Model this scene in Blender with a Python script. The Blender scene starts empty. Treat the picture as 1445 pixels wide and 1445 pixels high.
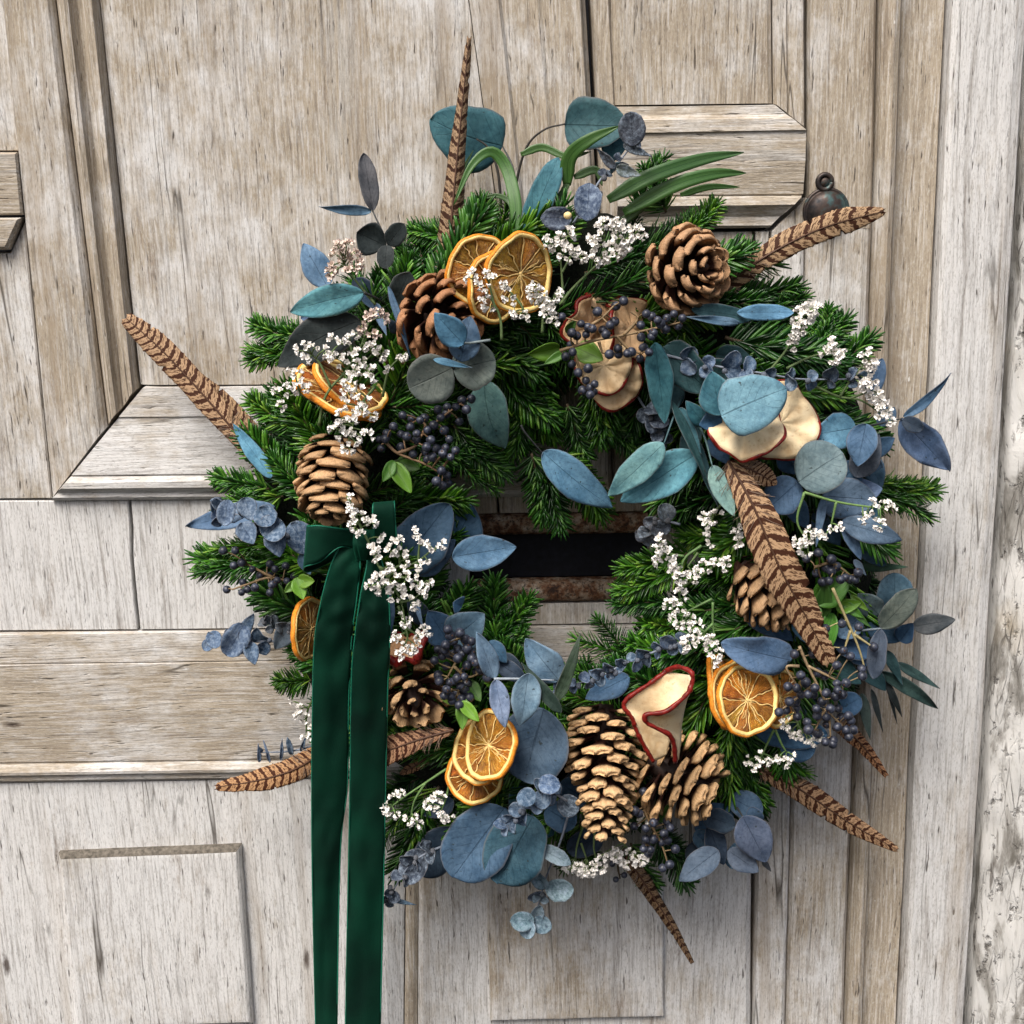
import bpy, bmesh, math, random
from mathutils import Vector, Matrix, noise
R = math.radians
rnd = random.Random(7)
scene = bpy.context.scene
# ---------------------------------------------------------------- camera
D = 1.10; FPX = 1834.0; HALF = 722.5
_p, _r = R(14.0), R(1.5)
AIM = Vector((0, 0, 1.5))
FWD = Vector((0, math.cos(_p), -math.sin(_p)))
_r0 = Vector((1, 0, 0)); _u0 = _r0.cross(FWD)
RGT = (math.cos(_r)*_r0 - math.sin(_r)*_u0).normalized()
UP = (math.sin(_r)*_r0 + math.cos(_r)*_u0).normalized()
CAM = AIM - FWD*D
cam_d = bpy.data.cameras.new('camera'); cam = bpy.data.objects.new('camera', cam_d)
scene.collection.objects.link(cam); scene.camera = cam
cam.matrix_world = Matrix(((RGT.x, UP.x, -FWD.x, CAM.x), (RGT.y, UP.y, -FWD.y, CAM.y), (RGT.z, UP.z, -FWD.z, CAM.z), (0, 0, 0, 1)))
cam_d.sensor_width = 36; cam_d.lens = 36*FPX/1445; cam_d.clip_start = 0.01; cam_d.clip_end = 200
# ---------------------------------------------------------------- light
world = bpy.data.worlds.new("World"); scene.world = world; world.use_nodes = True
wt = world.node_tree; bg = wt.nodes['Background']
sky = wt.nodes.new('ShaderNodeTexSky'); sky.sky_type = 'NISHITA'; sky.sun_disc = False
SUN_EL, SUN_AZ = R(56), R(-30)          # azimuth from the door's outward normal, towards the left
sky.sun_elevation = SUN_EL; sky.sun_rotation = math.pi + SUN_AZ*-1
sky.air_density = 1.0; sky.dust_density = 6.0; sky.ozone_density = 0.3
wt.links.new(sky.outputs[0], bg.inputs[0]); bg.inputs[1].default_value = 0.072
sl = bpy.data.lights.new('sun', 'SUN'); sl.energy = 2.2; sl.angle = R(30); sl.color = (1.0, 0.975, 0.935)
so = bpy.data.objects.new('sun', sl); scene.collection.objects.link(so)
tosun = Vector((math.sin(SUN_AZ)*math.cos(SUN_EL), -math.cos(SUN_AZ)*math.cos(SUN_EL), math.sin(SUN_EL)))
so.rotation_euler = tosun.to_track_quat('Z', 'Y').to_euler(); so.location = tosun*5
scene.view_settings.view_transform = 'Standard'; scene.view_settings.look = 'None'
scene.view_settings.gamma = 1; scene.view_settings.exposure = 0.87
scene.render.resolution_x = 1024; scene.render.resolution_y = 1024
# ---------------------------------------------------------------- placing helpers
def P(px, py, d=0.0):
    """point of the place seen at photo pixel (px,py), d metres in front of the door face"""
    v = FWD + RGT*((px-HALF)/FPX) - UP*((py-HALF)/FPX)
    t = (-d-CAM.y)/v.y
    return CAM + v*t
def SC(d): return (D-d*0.97)/FPX
def crom(pts, n):
    """Catmull-Rom resample of tuples"""
    pts = [Vector(p) for p in pts]
    if len(pts) == 2: return [pts[0].lerp(pts[1], i/(n-1)) for i in range(n)]
    out = []; m = len(pts)-1
    for i in range(n):
        s = i/(n-1)*m; k = min(int(s), m-1); t = s-k
        p1, p2 = pts[k], pts[k+1]
        p0 = pts[k-1] if k > 0 else p1*2-p2
        p3 = pts[k+2] if k+2 <= m else p2*2-p1
        out.append(0.5*((2*p1)+(p2-p0)*t+(2*p0-5*p1+4*p2-p3)*t*t+(3*p1-p0-3*p2+p3)*t**3))
    return out
def W3(pts, dd=None):
    return [P(p[0], p[1], p[2] if len(p) > 2 else dd) for p in pts]
COL = scene.collection
def thing(name, label, cat, loc, group=None):
    o = bpy.data.objects.new(name, None); o.empty_display_size = .01
    o.location = loc; o['label'] = label; o['category'] = cat
    if group: o['group'] = group
    COL.objects.link(o); return o
def rootloc(o):
    while o.parent: o = o.parent
    return Vector(o.location)
def part(name, V, F, mat, parent, uvs=None, smooth=True, color=None, thick=0, kind=None, label=None):
    """mesh from world-space verts as a child of parent"""
    L = rootloc(parent) if parent else Vector((0, 0, 0))
    me = bpy.data.meshes.new(name)
    me.from_pydata([tuple(Vector(v)-L) for v in V], [], F)
    if uvs:
        uv = me.uv_layers.new(name='UVMap')
        for lp in me.loops: uv.data[lp.index].uv = uvs[lp.vertex_index]
    if smooth: me.polygons.foreach_set('use_smooth', [True]*len(me.polygons))
    for m in (mat if isinstance(mat, (list, tuple)) else [mat]): me.materials.append(m)
    me.update()
    o = bpy.data.objects.new(name, me); COL.objects.link(o)
    if parent: o.parent = parent
    if color: o.color = (*color, 1)
    if thick:
        s = o.modifiers.new('thickness', 'SOLIDIFY'); s.thickness = thick; s.offset = 0
    if kind: o['kind'] = kind
    if label: o['label'] = label
    return o
def inst(name, me, M, parent, color=None, kind=None):
    o = bpy.data.objects.new(name, me); COL.objects.link(o)
    o.parent = parent
    o.matrix_local = Matrix.Translation(-rootloc(parent)) @ M
    if color: o.color = (*color, 1)
    if kind: o['kind'] = kind
    return o
def basis(x, y, z, loc):
    return Matrix(((x.x, y.x, z.x, loc.x), (x.y, y.y, z.y, loc.y), (x.z, y.z, z.z, loc.z), (0, 0, 0, 1)))
def tube_vf(pts, rad, seg=6, V=None, F=None):
    V = [] if V is None else V; F = [] if F is None else F
    b0 = len(V); n = len(pts)
    for i, p in enumerate(pts):
        t = (pts[min(i+1, n-1)]-pts[max(i-1, 0)])
        if t.length < 1e-9: t = Vector((0, 0, 1))
        t.normalize()
        a = t.cross(FWD)
        if a.length < 1e-3: a = t.cross(UP)
        a.normalize(); b = t.cross(a)
        r = rad(i/(n-1)) if callable(rad) else rad
        for k in range(seg):
            an = 2*math.pi*k/seg
            V.append(p+a*math.cos(an)*r+b*math.sin(an)*r)
    for i in range(n-1):
        for k in range(seg):
            k2 = (k+1) % seg
            F.append((b0+i*seg+k, b0+i*seg+k2, b0+(i+1)*seg+k2, b0+(i+1)*seg+k))
    F.append(tuple(b0+k for k in range(seg))[::-1]); F.append(tuple(b0+(n-1)*seg+k for k in range(seg)))
    return V, F
def nz(*a): return noise.noise(Vector(a))
# ---------------------------------------------------------------- materials
def newmat(name):
    m = bpy.data.materials.new(name); m.use_nodes = True
    nt = m.node_tree; b = nt.nodes['Principled BSDF']
    return m, nt, b
def nd(nt, typ, props=None, **ins):
    n = nt.nodes.new('ShaderNode'+typ)
    for k, v in (props or {}).items(): setattr(n, k, v)
    for k, v in ins.items():
        key = int(k[1:]) if k[0] == 'i' and k[1:].isdigit() else k.replace('_', ' ')
        s = n.inputs[key]
        if hasattr(v, 'links'): nt.links.new(v, s)
        else: s.default_value = v
    return n
def math_(nt, op, a, b=0.0, c=None, clamp=False):
    n = nt.nodes.new('ShaderNodeMath'); n.operation = op; n.use_clamp = clamp
    for i, v in enumerate((a, b) + ((c,) if c is not None else ())):
        if hasattr(v, 'links'): nt.links.new(v, n.inputs[i])
        else: n.inputs[i].default_value = v
    return n.outputs[0]
def ramp(nt, fac, stops, interp='LINEAR'):
    n = nt.nodes.new('ShaderNodeValToRGB'); n.color_ramp.interpolation = interp
    el = n.color_ramp.elements
    while len(el) < len(stops): el.new(0.5)
    for e, (p, c) in zip(el, stops):
        e.position = p; e.color = (*c, 1) if isinstance(c, (tuple, list)) else (c, c, c, 1)
    nt.links.new(fac, n.inputs[0]); return n.outputs[0]
def mix(nt, fac, a, b, typ='MIX'):
    n = nt.nodes.new('ShaderNodeMix'); n.data_type = 'RGBA'; n.blend_type = typ; n.clamp_factor = True
    for s, v in ((n.inputs[0], fac), (n.inputs[6], a), (n.inputs[7], b)):
        if hasattr(v, 'links'): nt.links.new(v, s)
        else: s.default_value = v if isinstance(v, float) else (*v, 1)
    return n.outputs[2]
def bump(nt, b, h, strength=.5, dist=.001, normal=None):
    n = nd(nt, 'Bump', None, Strength=strength, Distance=dist, Height=h)
    if normal: nt.links.new(normal, n.inputs['Normal'])
    nt.links.new(n.outputs[0], b.inputs['Normal']); return n.outputs[0]
def mapped(nt, scale, rot=(0, 0, 0), src='Object', loc=(0, 0, 0)):
    t = nd(nt, 'TexCoord')
    m = nd(nt, 'Mapping', None, Vector=t.outputs[src], Scale=scale, Rotation=rot, Location=loc)
    return m.outputs[0]
def noi(nt, vec, scale, detail=4, rough=.55, w=None, dist=0.0):
    pr = {'noise_dimensions': '4D'} if w is not None else {}
    n = nd(nt, 'TexNoise', pr, Vector=vec, Scale=scale, Detail=detail, Roughness=rough, Distortion=dist)
    if w is not None: nt.links.new(w, n.inputs['W'])
    return n.outputs[0]
def wood(name, axis='v', brown=.4, white=.35, seed=0.0, dark=1.0):
    m, nt, b = newmat(name)
    oi = nd(nt, 'ObjectInfo'); w = math_(nt, 'MULTIPLY_ADD', oi.outputs['Random'], 9.0, seed)
    sc = (1, 1, .045) if axis == 'v' else (.045, 1, 1)
    # wavy distortion of the grain
    tc = nd(nt, 'TexCoord').outputs['Object']
    wv = nd(nt, 'TexNoise', {'noise_dimensions': '4D'}, Vector=tc, Scale=5.0, Detail=3.0); nt.links.new(w, wv.inputs['W'])
    off = nd(nt, 'VectorMath', {'operation': 'SCALE'}, i0=wv.outputs['Color']); off.inputs['Scale'].default_value = .011
    add = nd(nt, 'VectorMath', {'operation': 'ADD'}, i0=tc, i1=off.outputs[0])
    g = nd(nt, 'Mapping', None, Vector=add.outputs[0], Scale=sc).outputs[0]
    g2 = nd(nt, 'Mapping', None, Vector=add.outputs[0], Scale=tuple(s if s == 1 else .13 for s in sc)).outputs[0]
    g3 = nd(nt, 'Mapping', None, Vector=add.outputs[0], Scale=tuple(s if s == 1 else .3 for s in sc)).outputs[0]
    fine = noi(nt, g, 620, 3, .65, w); med = noi(nt, g, 130, 5, .7, w); wide = noi(nt, g3, 16, 5, .65, w)
    g4 = nd(nt, 'Mapping', None, Vector=add.outputs[0], Scale=tuple(s if s == 1 else .09 for s in sc)).outputs[0]
    pores = noi(nt, g2, 520, 2, .5, w); hair = noi(nt, g4, 340, 2, .6, w); blot = noi(nt, tc, 9, 6, .7, w); blot2 = noi(nt, g3, 30, 6, .75, w)
    fleck = noi(nt, g3, 210, 4, .7, w); grit = noi(nt, g3, 900, 3, .7, w)
    grey = (.51, .487, .447); tan = (.42, .357, .275); wht = (.72, .718, .712); drk = (.055, .044, .034)
    c = mix(nt, ramp(nt, math_(nt, 'MULTIPLY_ADD', wide, .5, math_(nt, 'MULTIPLY', med, .5)), [(.51-.20*brown, 0.0), (.60-.20*brown, 1.0)]), grey, tan)
    c = mix(nt, ramp(nt, math_(nt, 'MULTIPLY_ADD', blot, .75, math_(nt, 'MULTIPLY', fleck, .25)), [(.60-.34*white, 0.0), (.74-.34*white, .85)]), c, wht)
    c = mix(nt, ramp(nt, math_(nt, 'MULTIPLY_ADD', blot2, .8, math_(nt, 'MULTIPLY', fleck, .2)), [(.56, 0.0), (.66, .7)]), c, (.23, .17, .115))
    c = mix(nt, ramp(nt, med, [(.30, .55), (.46, 0.0)]), c, (.17, .135, .105))
    c = mix(nt, ramp(nt, fine, [(.32, .5*dark), (.5, 0.0)]), c, (.13, .105, .085))
    c = mix(nt, ramp(nt, fine, [(.52, 0.0), (.70, .55)]), c, (.74, .725, .71))
    c = mix(nt, ramp(nt, grit, [(.32, .45), (.48, 0.0)]), c, (.16, .135, .11))
    c = mix(nt, ramp(nt, grit, [(.56, 0.0), (.72, .4)]), c, (.80, .79, .77))
    c = mix(nt, ramp(nt, pores, [(.27, .85*dark), (.325, 0.0)]), c, drk)
    c = mix(nt, ramp(nt, hair, [(.27, .85*dark), (.315, 0.0)]), c, drk)
    c = mix(nt, ramp(nt, fleck, [(.68, 0.0), (.73, .8)]), c, (.82, .81, .79))
    gl = nd(nt, 'Mapping', None, Vector=add.outputs[0], Scale=tuple(s if s == 1 else .035 for s in sc)).outputs[0]
    ln_ = noi(nt, gl, 42, 2, .5, w); ln_ = math_(nt, 'ABSOLUTE', math_(nt, 'SUBTRACT', ln_, .5))
    crack = math_(nt, 'MULTIPLY', ramp(nt, ln_, [(.0022, 1.0), (.006, 0.0)]), ramp(nt, noi(nt, g3, 22, 2, .5, w), [(.50, 0.0), (.60, .9)]))
    c = mix(nt, crack, c, (.05, .04, .03))
    c = mix(nt, ramp(nt, noi(nt, gl, 26, 3, .6, w), [(.58, 0.0), (.66, .45)]), c, (.30, .235, .165))
    spots = nd(nt, 'TexVoronoi', None, Vector=g3, Scale=16.0).outputs['Distance']
    c = mix(nt, ramp(nt, math_(nt, 'MULTIPLY_ADD', fleck, .10, spots), [(.085, .9), (.12, 0.0)]), c, (.07, .05, .04))
    nt.links.new(c, b.inputs['Base Color']); b.inputs['Roughness'].default_value = .82
    b.inputs['Specular IOR Level'].default_value = .25
    h = math_(nt, 'ADD', math_(nt, 'MULTIPLY_ADD', fine, .5, math_(nt, 'MULTIPLY', grit, .35)), math_(nt, 'MULTIPLY', med, .9))
    h = math_(nt, 'ADD', h, math_(nt, 'MULTIPLY', ramp(nt, hair, [(.28, 0.0), (.36, 1.0)]), .6))
    h = math_(nt, 'ADD', h, math_(nt, 'MULTIPLY', ramp(nt, pores, [(.27, 0.0), (.37, 1.0)]), .5))
    bump(nt, b, h, .75, .0011)
    return m
WOOD = {}
def wd(axis, brown, white):
    k = (axis, brown, white)
    if k not in WOOD: WOOD[k] = wood('weathered_wood', axis, brown, white, len(WOOD)*1.7)
    return WOOD[k]
def simple(name, col, rough=.6, nscale=None, var=.3, bmp=0, bdist=.0005, src='Object', spec=.25):
    m, nt, b = newmat(name); b.inputs['Roughness'].default_value = rough; b.inputs['Specular IOR Level'].default_value = spec
    if nscale:
        n = noi(nt, mapped(nt, (1, 1, 1), src=src), nscale, 4, .6)
        lo = tuple(c*(1-var) for c in col); hi = tuple(min(1, c*(1+var)) for c in col)
        nt.links.new(ramp(nt, n, [(.3, lo), (.7, hi)]), b.inputs['Base Color'])
        if bmp: bump(nt, b, n, bmp, bdist)
    else: b.inputs['Base Color'].default_value = (*col, 1)
    return m
def mat_iron():
    m, nt, b = newmat('rusty_iron'); v = mapped(nt, (1, 1, 1))
    n1 = noi(nt, v, 90, 5, .65); n2 = noi(nt, v, 420, 3, .6)
    c = ramp(nt, n1, [(.34, (.04, .018, .01)), (.44, (.17, .075, .035)), (.52, (.30, .21, .14)), (.66, (.46, .40, .33))])
    c = mix(nt, ramp(nt, n2, [(.35, .8), (.5, 0.0)]), c, (.02, .012, .01))
    nt.links.new(c, b.inputs['Base Color']); b.inputs['Roughness'].default_value = .75; b.inputs['Metallic'].default_value = .2
    bump(nt, b, math_(nt, 'ADD', n1, n2), .8, .0012); return m
def mat_bronze():
    m, nt, b = newmat('aged_bronze'); v = mapped(nt, (1, 1, 1))
    n1 = noi(nt, v, 60, 4, .6); n2 = noi(nt, v, 300, 3, .6)
    c = ramp(nt, n1, [(.38, (.022, .022, .024)), (.52, (.07, .05, .042)), (.60, (.06, .10, .10)), (.72, (.13, .22, .21))])
    nt.links.new(c, b.inputs['Base Color']); b.inputs['Metallic'].default_value = .6
    nt.links.new(ramp(nt, n2, [(.3, .35), (.7, .6)]), b.inputs['Roughness']); bump(nt, b, n2, .2, .0004); return m
def mat_post():
    m, nt, b = newmat('flaking_white_paint'); v = mapped(nt, (1, 1, .28)); v2 = mapped(nt, (1, 1, .12))
    a = noi(nt, v, 28, 6, .7, dist=.6); f = noi(nt, v2, 160, 4, .6); k = noi(nt, mapped(nt, (1, 1, .5)), 120, 4, .65)
    c = ramp(nt, a, [(.34, (.15, .14, .12)), (.43, (.34, .325, .30)), (.49, (.60, .59, .565)), (.68, (.71, .70, .68))])
    c = mix(nt, ramp(nt, f, [(.3, .8), (.42, 0.0)]), c, (.10, .085, .07))
    c = mix(nt, ramp(nt, k, [(.32, .75), (.4, 0.0)]), c, (.06, .05, .04))
    c = mix(nt, ramp(nt, noi(nt, mapped(nt, (1, 1, 1)), 9, 3), [(.56, 0.0), (.7, .5)]), c, (.58, .49, .36))
    vo = nd(nt, 'TexVoronoi', {'feature': 'DISTANCE_TO_EDGE'}, Vector=nd(nt, 'Mapping', None, Vector=mapped(nt, (1, 1, 1)), Scale=(1, 1, .16)).outputs[0], Scale=130.0).outputs['Distance']
    ck = math_(nt, 'MULTIPLY', ramp(nt, math_(nt, 'MULTIPLY_ADD', k, .30, vo), [(.155, 1.0), (.20, 0.0)]), ramp(nt, noi(nt, mapped(nt, (1, 1, .5)), 30, 5, .7), [(.46, 0.0), (.60, 1.0)]))
    c = mix(nt, math_(nt, 'MULTIPLY', ck, .85), c, (.07, .06, .05))
    a = math_(nt, 'SUBTRACT', a, math_(nt, 'MULTIPLY', ck, .35))
    nt.links.new(c, b.inputs['Base Color']); b.inputs['Roughness'].default_value = .85
    bump(nt, b, math_(nt, 'ADD', a, math_(nt, 'MULTIPLY', ramp(nt, k, [(.3, 0.0), (.42, 1.0)]), .5)), .9, .003); return m
def mat_leaf(name, frosted=False):
    m, nt, b = newmat(name)
    oi = nd(nt, 'ObjectInfo'); uvn = nd(nt, 'UVMap').outputs[0]
    sep = nd(nt, 'SeparateXYZ', None, Vector=uvn); u, v = sep.outputs[0], sep.outputs[1]
    av = math_(nt, 'ABSOLUTE', math_(nt, 'SUBTRACT', math_(nt, 'MULTIPLY', v, 2.0), 1.0))
    o3 = mapped(nt, (1, 1, 1)); w = math_(nt, 'MULTIPLY', oi.outputs['Random'], 20.0)
    big = noi(nt, o3, 55, 6, .72, w); sm = noi(nt, o3, 350, 3, .65, w); sp = noi(nt, o3, 260, 2, .5, w)
    base = oi.outputs['Color']
    lo = mix(nt, 1.0, base, (.40, .50, .58), 'MULTIPLY'); hi = mix(nt, .04 if not frosted else .12, mix(nt, 1.0, base, (1.35, 1.25, 1.2), 'MULTIPLY'), (.62, .72, .80))
    c = mix(nt, ramp(nt, big, [(.3, 0.0), (.7, 1.0)]), lo, hi)
    if frosted:
        c = mix(nt, ramp(nt, sm, [(.46, 0.0), (.66, .62)]), c, (.30, .37, .46))
        c = mix(nt, ramp(nt, sm, [(.3, .7), (.45, 0.0)]), c, (.03, .045, .08))
    else:
        c = mix(nt, ramp(nt, sm, [(.34, .45), (.5, 0.0)]), c, mix(nt, 1.0, base, (.45, .45, .45), 'MULTIPLY'))
        c = mix(nt, ramp(nt, sm, [(.54, 0.0), (.72, .35)]), c, mix(nt, 1.0, base, (1.7, 1.6, 1.5), 'MULTIPLY'))
        c = mix(nt, ramp(nt, sp, [(.27, .85), (.33, 0.0)]), c, (.03, .04, .04))
    # veins
    vein = math_(nt, 'FRACT', math_(nt, 'MULTIPLY_ADD', u, 7.0, math_(nt, 'MULTIPLY', av, -2.6)))
    vein = math_(nt, 'ABSOLUTE', math_(nt, 'SUBTRACT', vein, .5))
    vl = math_(nt, 'MULTIPLY', ramp(nt, vein, [(0.0, 1.0), (.05, 0.0)]), ramp(nt, noi(nt, o3, 90, 2, .5, w), [(.34, 0.0), (.56, .8)]))
    mid = ramp(nt, av, [(.015, 1.0), (.035, 0.0)])
    c = mix(nt, math_(nt, 'MULTIPLY', vl, .8), c, mix(nt, 1.0, base, (.30, .34, .38), 'MULTIPLY'))
    c = mix(nt, math_(nt, 'MULTIPLY', math_(nt, 'MULTIPLY', mid, ramp(nt, u, [(.0, 1.0), (.55, .75), (.85, .1)])), .6), c, mix(nt, 1.0, base, (.30, .32, .34), 'MULTIPLY'))
    edge = ramp(nt, av, [(.93, 0.0), (.985, .5)])
    c = mix(nt, edge, c, (.16, .15, .15))
    nt.links.new(c, b.inputs['Base Color'])
    b.inputs['Roughness'].default_value = .6 if not frosted else .8
    b.inputs['Specular IOR Level'].default_value = .16
    h = math_(nt, 'SUBTRACT', math_(nt, 'ADD', math_(nt, 'MULTIPLY', big, 1.2), math_(nt, 'MULTIPLY', sm, .25 if not frosted else 1.2)), math_(nt, 'ADD', math_(nt, 'MULTIPLY', vl, .5), mid))
    bump(nt, b, h, .55, .0008 if not frosted else .0014)
    return m
def mat_green():
    m, nt, b = newmat('fresh_green_leaf'); oi = nd(nt, 'ObjectInfo'); uvn = nd(nt, 'UVMap').outputs[0]
    sep = nd(nt, 'SeparateXYZ', None, Vector=uvn); u, v = sep.outputs[0], sep.outputs[1]
    av = math_(nt, 'ABSOLUTE', math_(nt, 'SUBTRACT', math_(nt, 'MULTIPLY', v, 2.0), 1.0))
    st = nd(nt, 'Mapping', None, Vector=uvn, Scale=(3, 60, 1)).outputs[0]
    n = noi(nt, st, 1.0, 3, .6); base = oi.outputs['Color']
    c = mix(nt, ramp(nt, n, [(.3, 0.0), (.7, 1.0)]), mix(nt, 1.0, base, (.62, .70, .6), 'MULTIPLY'), mix(nt, .12, base, (.6, .8, .3)))
    c = mix(nt, ramp(nt, av, [(.03, .6), (.08, 0.0)]), c, mix(nt, 1.0, base, (.4, .4, .4), 'MULTIPLY'))
    nt.links.new(c, b.inputs['Base Color']); b.inputs['Roughness'].default_value = .38
    bump(nt, b, n, .3, .0006); return m
def mat_needle():
    m, nt, b = newmat('fir_needle'); oi = nd(nt, 'ObjectInfo'); g = nd(nt, 'NewGeometry')
    c = ramp(nt, g.outputs['Random Per Island'], [(0.0, (.006, .030, .004)), (.5, (.022, .095, .010)), (.85, (.065, .20, .020)), (1.0, (.16, .30, .06))])
    c = mix(nt, 1.0, c, oi.outputs['Color'], 'MULTIPLY'); c = mix(nt, 1.0, c, (.86, .86, .95), 'MULTIPLY')
    nt.links.new(c, b.inputs['Base Color']); b.inputs['Roughness'].default_value = .33; b.inputs['Specular IOR Level'].default_value = .4
    return m
def mat_scale():
    m, nt, b = newmat('cone_scale'); oi = nd(nt, 'ObjectInfo'); uvn = nd(nt, 'UVMap').outputs[0]
    sep = nd(nt, 'SeparateXYZ', None, Vector=uvn); u = sep.outputs[0]
    o3 = mapped(nt, (1, 1, 1)); w = math_(nt, 'MULTIPLY', oi.outputs['Random'], 20.0)
    n = noi(nt, o3, 3.2, 4, .65, w); n2 = noi(nt, nd(nt, 'Mapping', None, Vector=o3, Scale=(14, 2, 8)).outputs[0], 1.6, 3, .6, w)
    f = math_(nt, 'ADD', u, math_(nt, 'MULTIPLY', math_(nt, 'SUBTRACT', n, .5), .22))
    tip = mix(nt, ramp(nt, n2, [(.35, 0.0), (.7, .65)]), oi.outputs['Color'], mix(nt, 1.0, oi.outputs['Color'], (.48, .40, .34), 'MULTIPLY'))
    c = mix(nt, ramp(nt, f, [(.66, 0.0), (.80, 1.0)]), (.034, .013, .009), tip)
    c = mix(nt, ramp(nt, noi(nt, o3, 9, 3, .6, w), [(.58, 0.0), (.7, .45)]), c, (.16, .11, .075))
    nt.links.new(c, b.inputs['Base Color']); b.inputs['Roughness'].default_value = .6; b.inputs['Specular IOR Level'].default_value = .2
    bump(nt, b, math_(nt, 'ADD', n, n2), .5, .0012); return m
def mat_feather():
    m, nt, b = newmat('barred_feather'); oi = nd(nt, 'ObjectInfo'); uvn = nd(nt, 'UVMap').outputs[0]
    sep = nd(nt, 'SeparateXYZ', None, Vector=uvn); u, v = sep.outputs[0], sep.outputs[1]   # u counts bars
    av = math_(nt, 'ABSOLUTE', v)
    uu = math_(nt, 'MULTIPLY_ADD', av, -.30, u)
    cmb = nd(nt, 'CombineXYZ', None, X=math_(nt, 'MULTIPLY', uu, 1.0), Y=math_(nt, 'MULTIPLY', v, 1.1), Z=0.0).outputs[0]
    w = math_(nt, 'MULTIPLY', oi.outputs['Random'], 20.0)
    n1 = noi(nt, cmb, 2.6, 3, .6, w)
    barb = nd(nt, 'CombineXYZ', None, X=math_(nt, 'MULTIPLY', math_(nt, 'MULTIPLY_ADD', av, -.8, u), 26.0), Y=math_(nt, 'MULTIPLY', v, 1.5), Z=0.0).outputs[0]
    n2 = noi(nt, barb, 1.0, 2, .5, w)
    ph = math_(nt, 'ADD', uu, math_(nt, 'MULTIPLY', math_(nt, 'SUBTRACT', n1, .5), .95))
    n3 = noi(nt, cmb, 6.0, 3, .7, w)
    ph = math_(nt, 'ADD', ph, math_(nt, 'MULTIPLY', math_(nt, 'SUBTRACT', n2, .5), .22))
    s = math_(nt, 'ABSOLUTE', math_(nt, 'SUBTRACT', math_(nt, 'FRACT', ph), .5))
    bars = ramp(nt, math_(nt, 'MULTIPLY_ADD', n3, .28, s), [(.43, 0.0), (.47, 1.0)])
    mott = math_(nt, 'MULTIPLY', ramp(nt, noi(nt, nd(nt, 'CombineXYZ', None, X=math_(nt, 'MULTIPLY', math_(nt, 'MULTIPLY_ADD', av, -.8, u), 11.0), Y=math_(nt, 'MULTIPLY', v, 4.5), Z=0.0).outputs[0], 1.0, 3, .6, w), [(.49, 0.0), (.53, .92)]), ramp(nt, s, [(.05, 1.0), (.15, .8), (.19, 0.0)]))
    tan = mix(nt, n2, (.54, .405, .26), (.31, .205, .12)); drk = mix(nt, n2, (.035, .014, .008), (.07, .030, .017))
    c = mix(nt, math_(nt, 'MAXIMUM', bars, mott), tan, drk)
    c = mix(nt, 1.0, c, oi.outputs['Color'], 'MULTIPLY')
    nt.links.new(c, b.inputs['Base Color']); b.inputs['Roughness'].default_value = .65; b.inputs['Specular IOR Level'].default_value = .15
    bump(nt, b, n2, .35, .0004); return m
def mat_pulp():
    m, nt, b = newmat('dried_orange_pulp'); uvn = nd(nt, 'UVMap').outputs[0]; oi = nd(nt, 'ObjectInfo')
    w = math_(nt, 'MULTIPLY', oi.outputs['Random'], 20.0)
    st = nd(nt, 'Mapping', None, Vector=uvn, Scale=(1.6, 14, 1)).outputs[0]
    n = noi(nt, st, 2.2, 4, .65, w, .8); n2 = noi(nt, mapped(nt, (1, 1, 1)), 160, 3, .6, w)
    c = ramp(nt, n, [(.28, (.24, .065, .008)), (.42, (.58, .22, .025)), (.54, (.80, .40, .06)), (.68, (.92, .62, .18))])
    c = mix(nt, ramp(nt, n2, [(.35, .6), (.5, 0.0)]), c, (.16, .045, .008))
    c = mix(nt, ramp(nt, noi(nt, mapped(nt, (1, 1, 1)), 45, 3, .6, w), [(.45, 0.0), (.65, .6)]), c, (.20, .065, .012))
    c = mix(nt, 1.0, c, oi.outputs['Color'], 'MULTIPLY')
    nt.links.new(c, b.inputs['Base Color']); b.inputs['Roughness'].default_value = .35
    b.inputs['Subsurface Weight'].default_value = .15; b.inputs['Subsurface Radius'].default_value = (.004, .002, .0005); b.inputs['Subsurface Scale'].default_value = .5
    bump(nt, b, math_(nt, 'ADD', n, n2), 1.0, .0022); return m
def mat_velvet():
    m, nt, b = newmat('green_velvet'); v = mapped(nt, (1, 1, 1)); n = noi(nt, v, 18, 3, .5); n2 = noi(nt, v, 900, 2, .5)
    c = ramp(nt, n, [(.3, (.000, .012, .007)), (.7, (.001, .036, .019))])
    nt.links.new(c, b.inputs['Base Color']); b.inputs['Roughness'].default_value = .8; b.inputs['Specular IOR Level'].default_value = .15
    b.inputs['Sheen Weight'].default_value = .22; b.inputs['Sheen Roughness'].default_value = .35; b.inputs['Sheen Tint'].default_value = (.05, .55, .3, 1)
    bump(nt, b, math_(nt, 'ADD', math_(nt, 'MULTIPLY', n, 2.0), n2), .25, .0007); return m
def mat_apple():
    m, nt, b = newmat('dried_apple_flesh'); v = mapped(nt, (1, 1, 1)); n = noi(nt, v, 45, 4, .6); n2 = noi(nt, v, 380, 3, .6); oi = nd(nt, 'ObjectInfo')
    c = ramp(nt, n, [(.3, (.62, .43, .24)), (.5, (.80, .65, .44)), (.75, (.86, .76, .58))])
    c = mix(nt, ramp(nt, n2, [(.3, .5), (.42, 0.0)]), c, (.5, .32, .16))
    c = mix(nt, 1.0, c, oi.outputs['Color'], 'MULTIPLY')
    nt.links.new(c, b.inputs['Base Color']); b.inputs['Roughness'].default_value = .7
    bump(nt, b, math_(nt, 'ADD', n, math_(nt, 'MULTIPLY', n2, .3)), .7, .0014); return m
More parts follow.
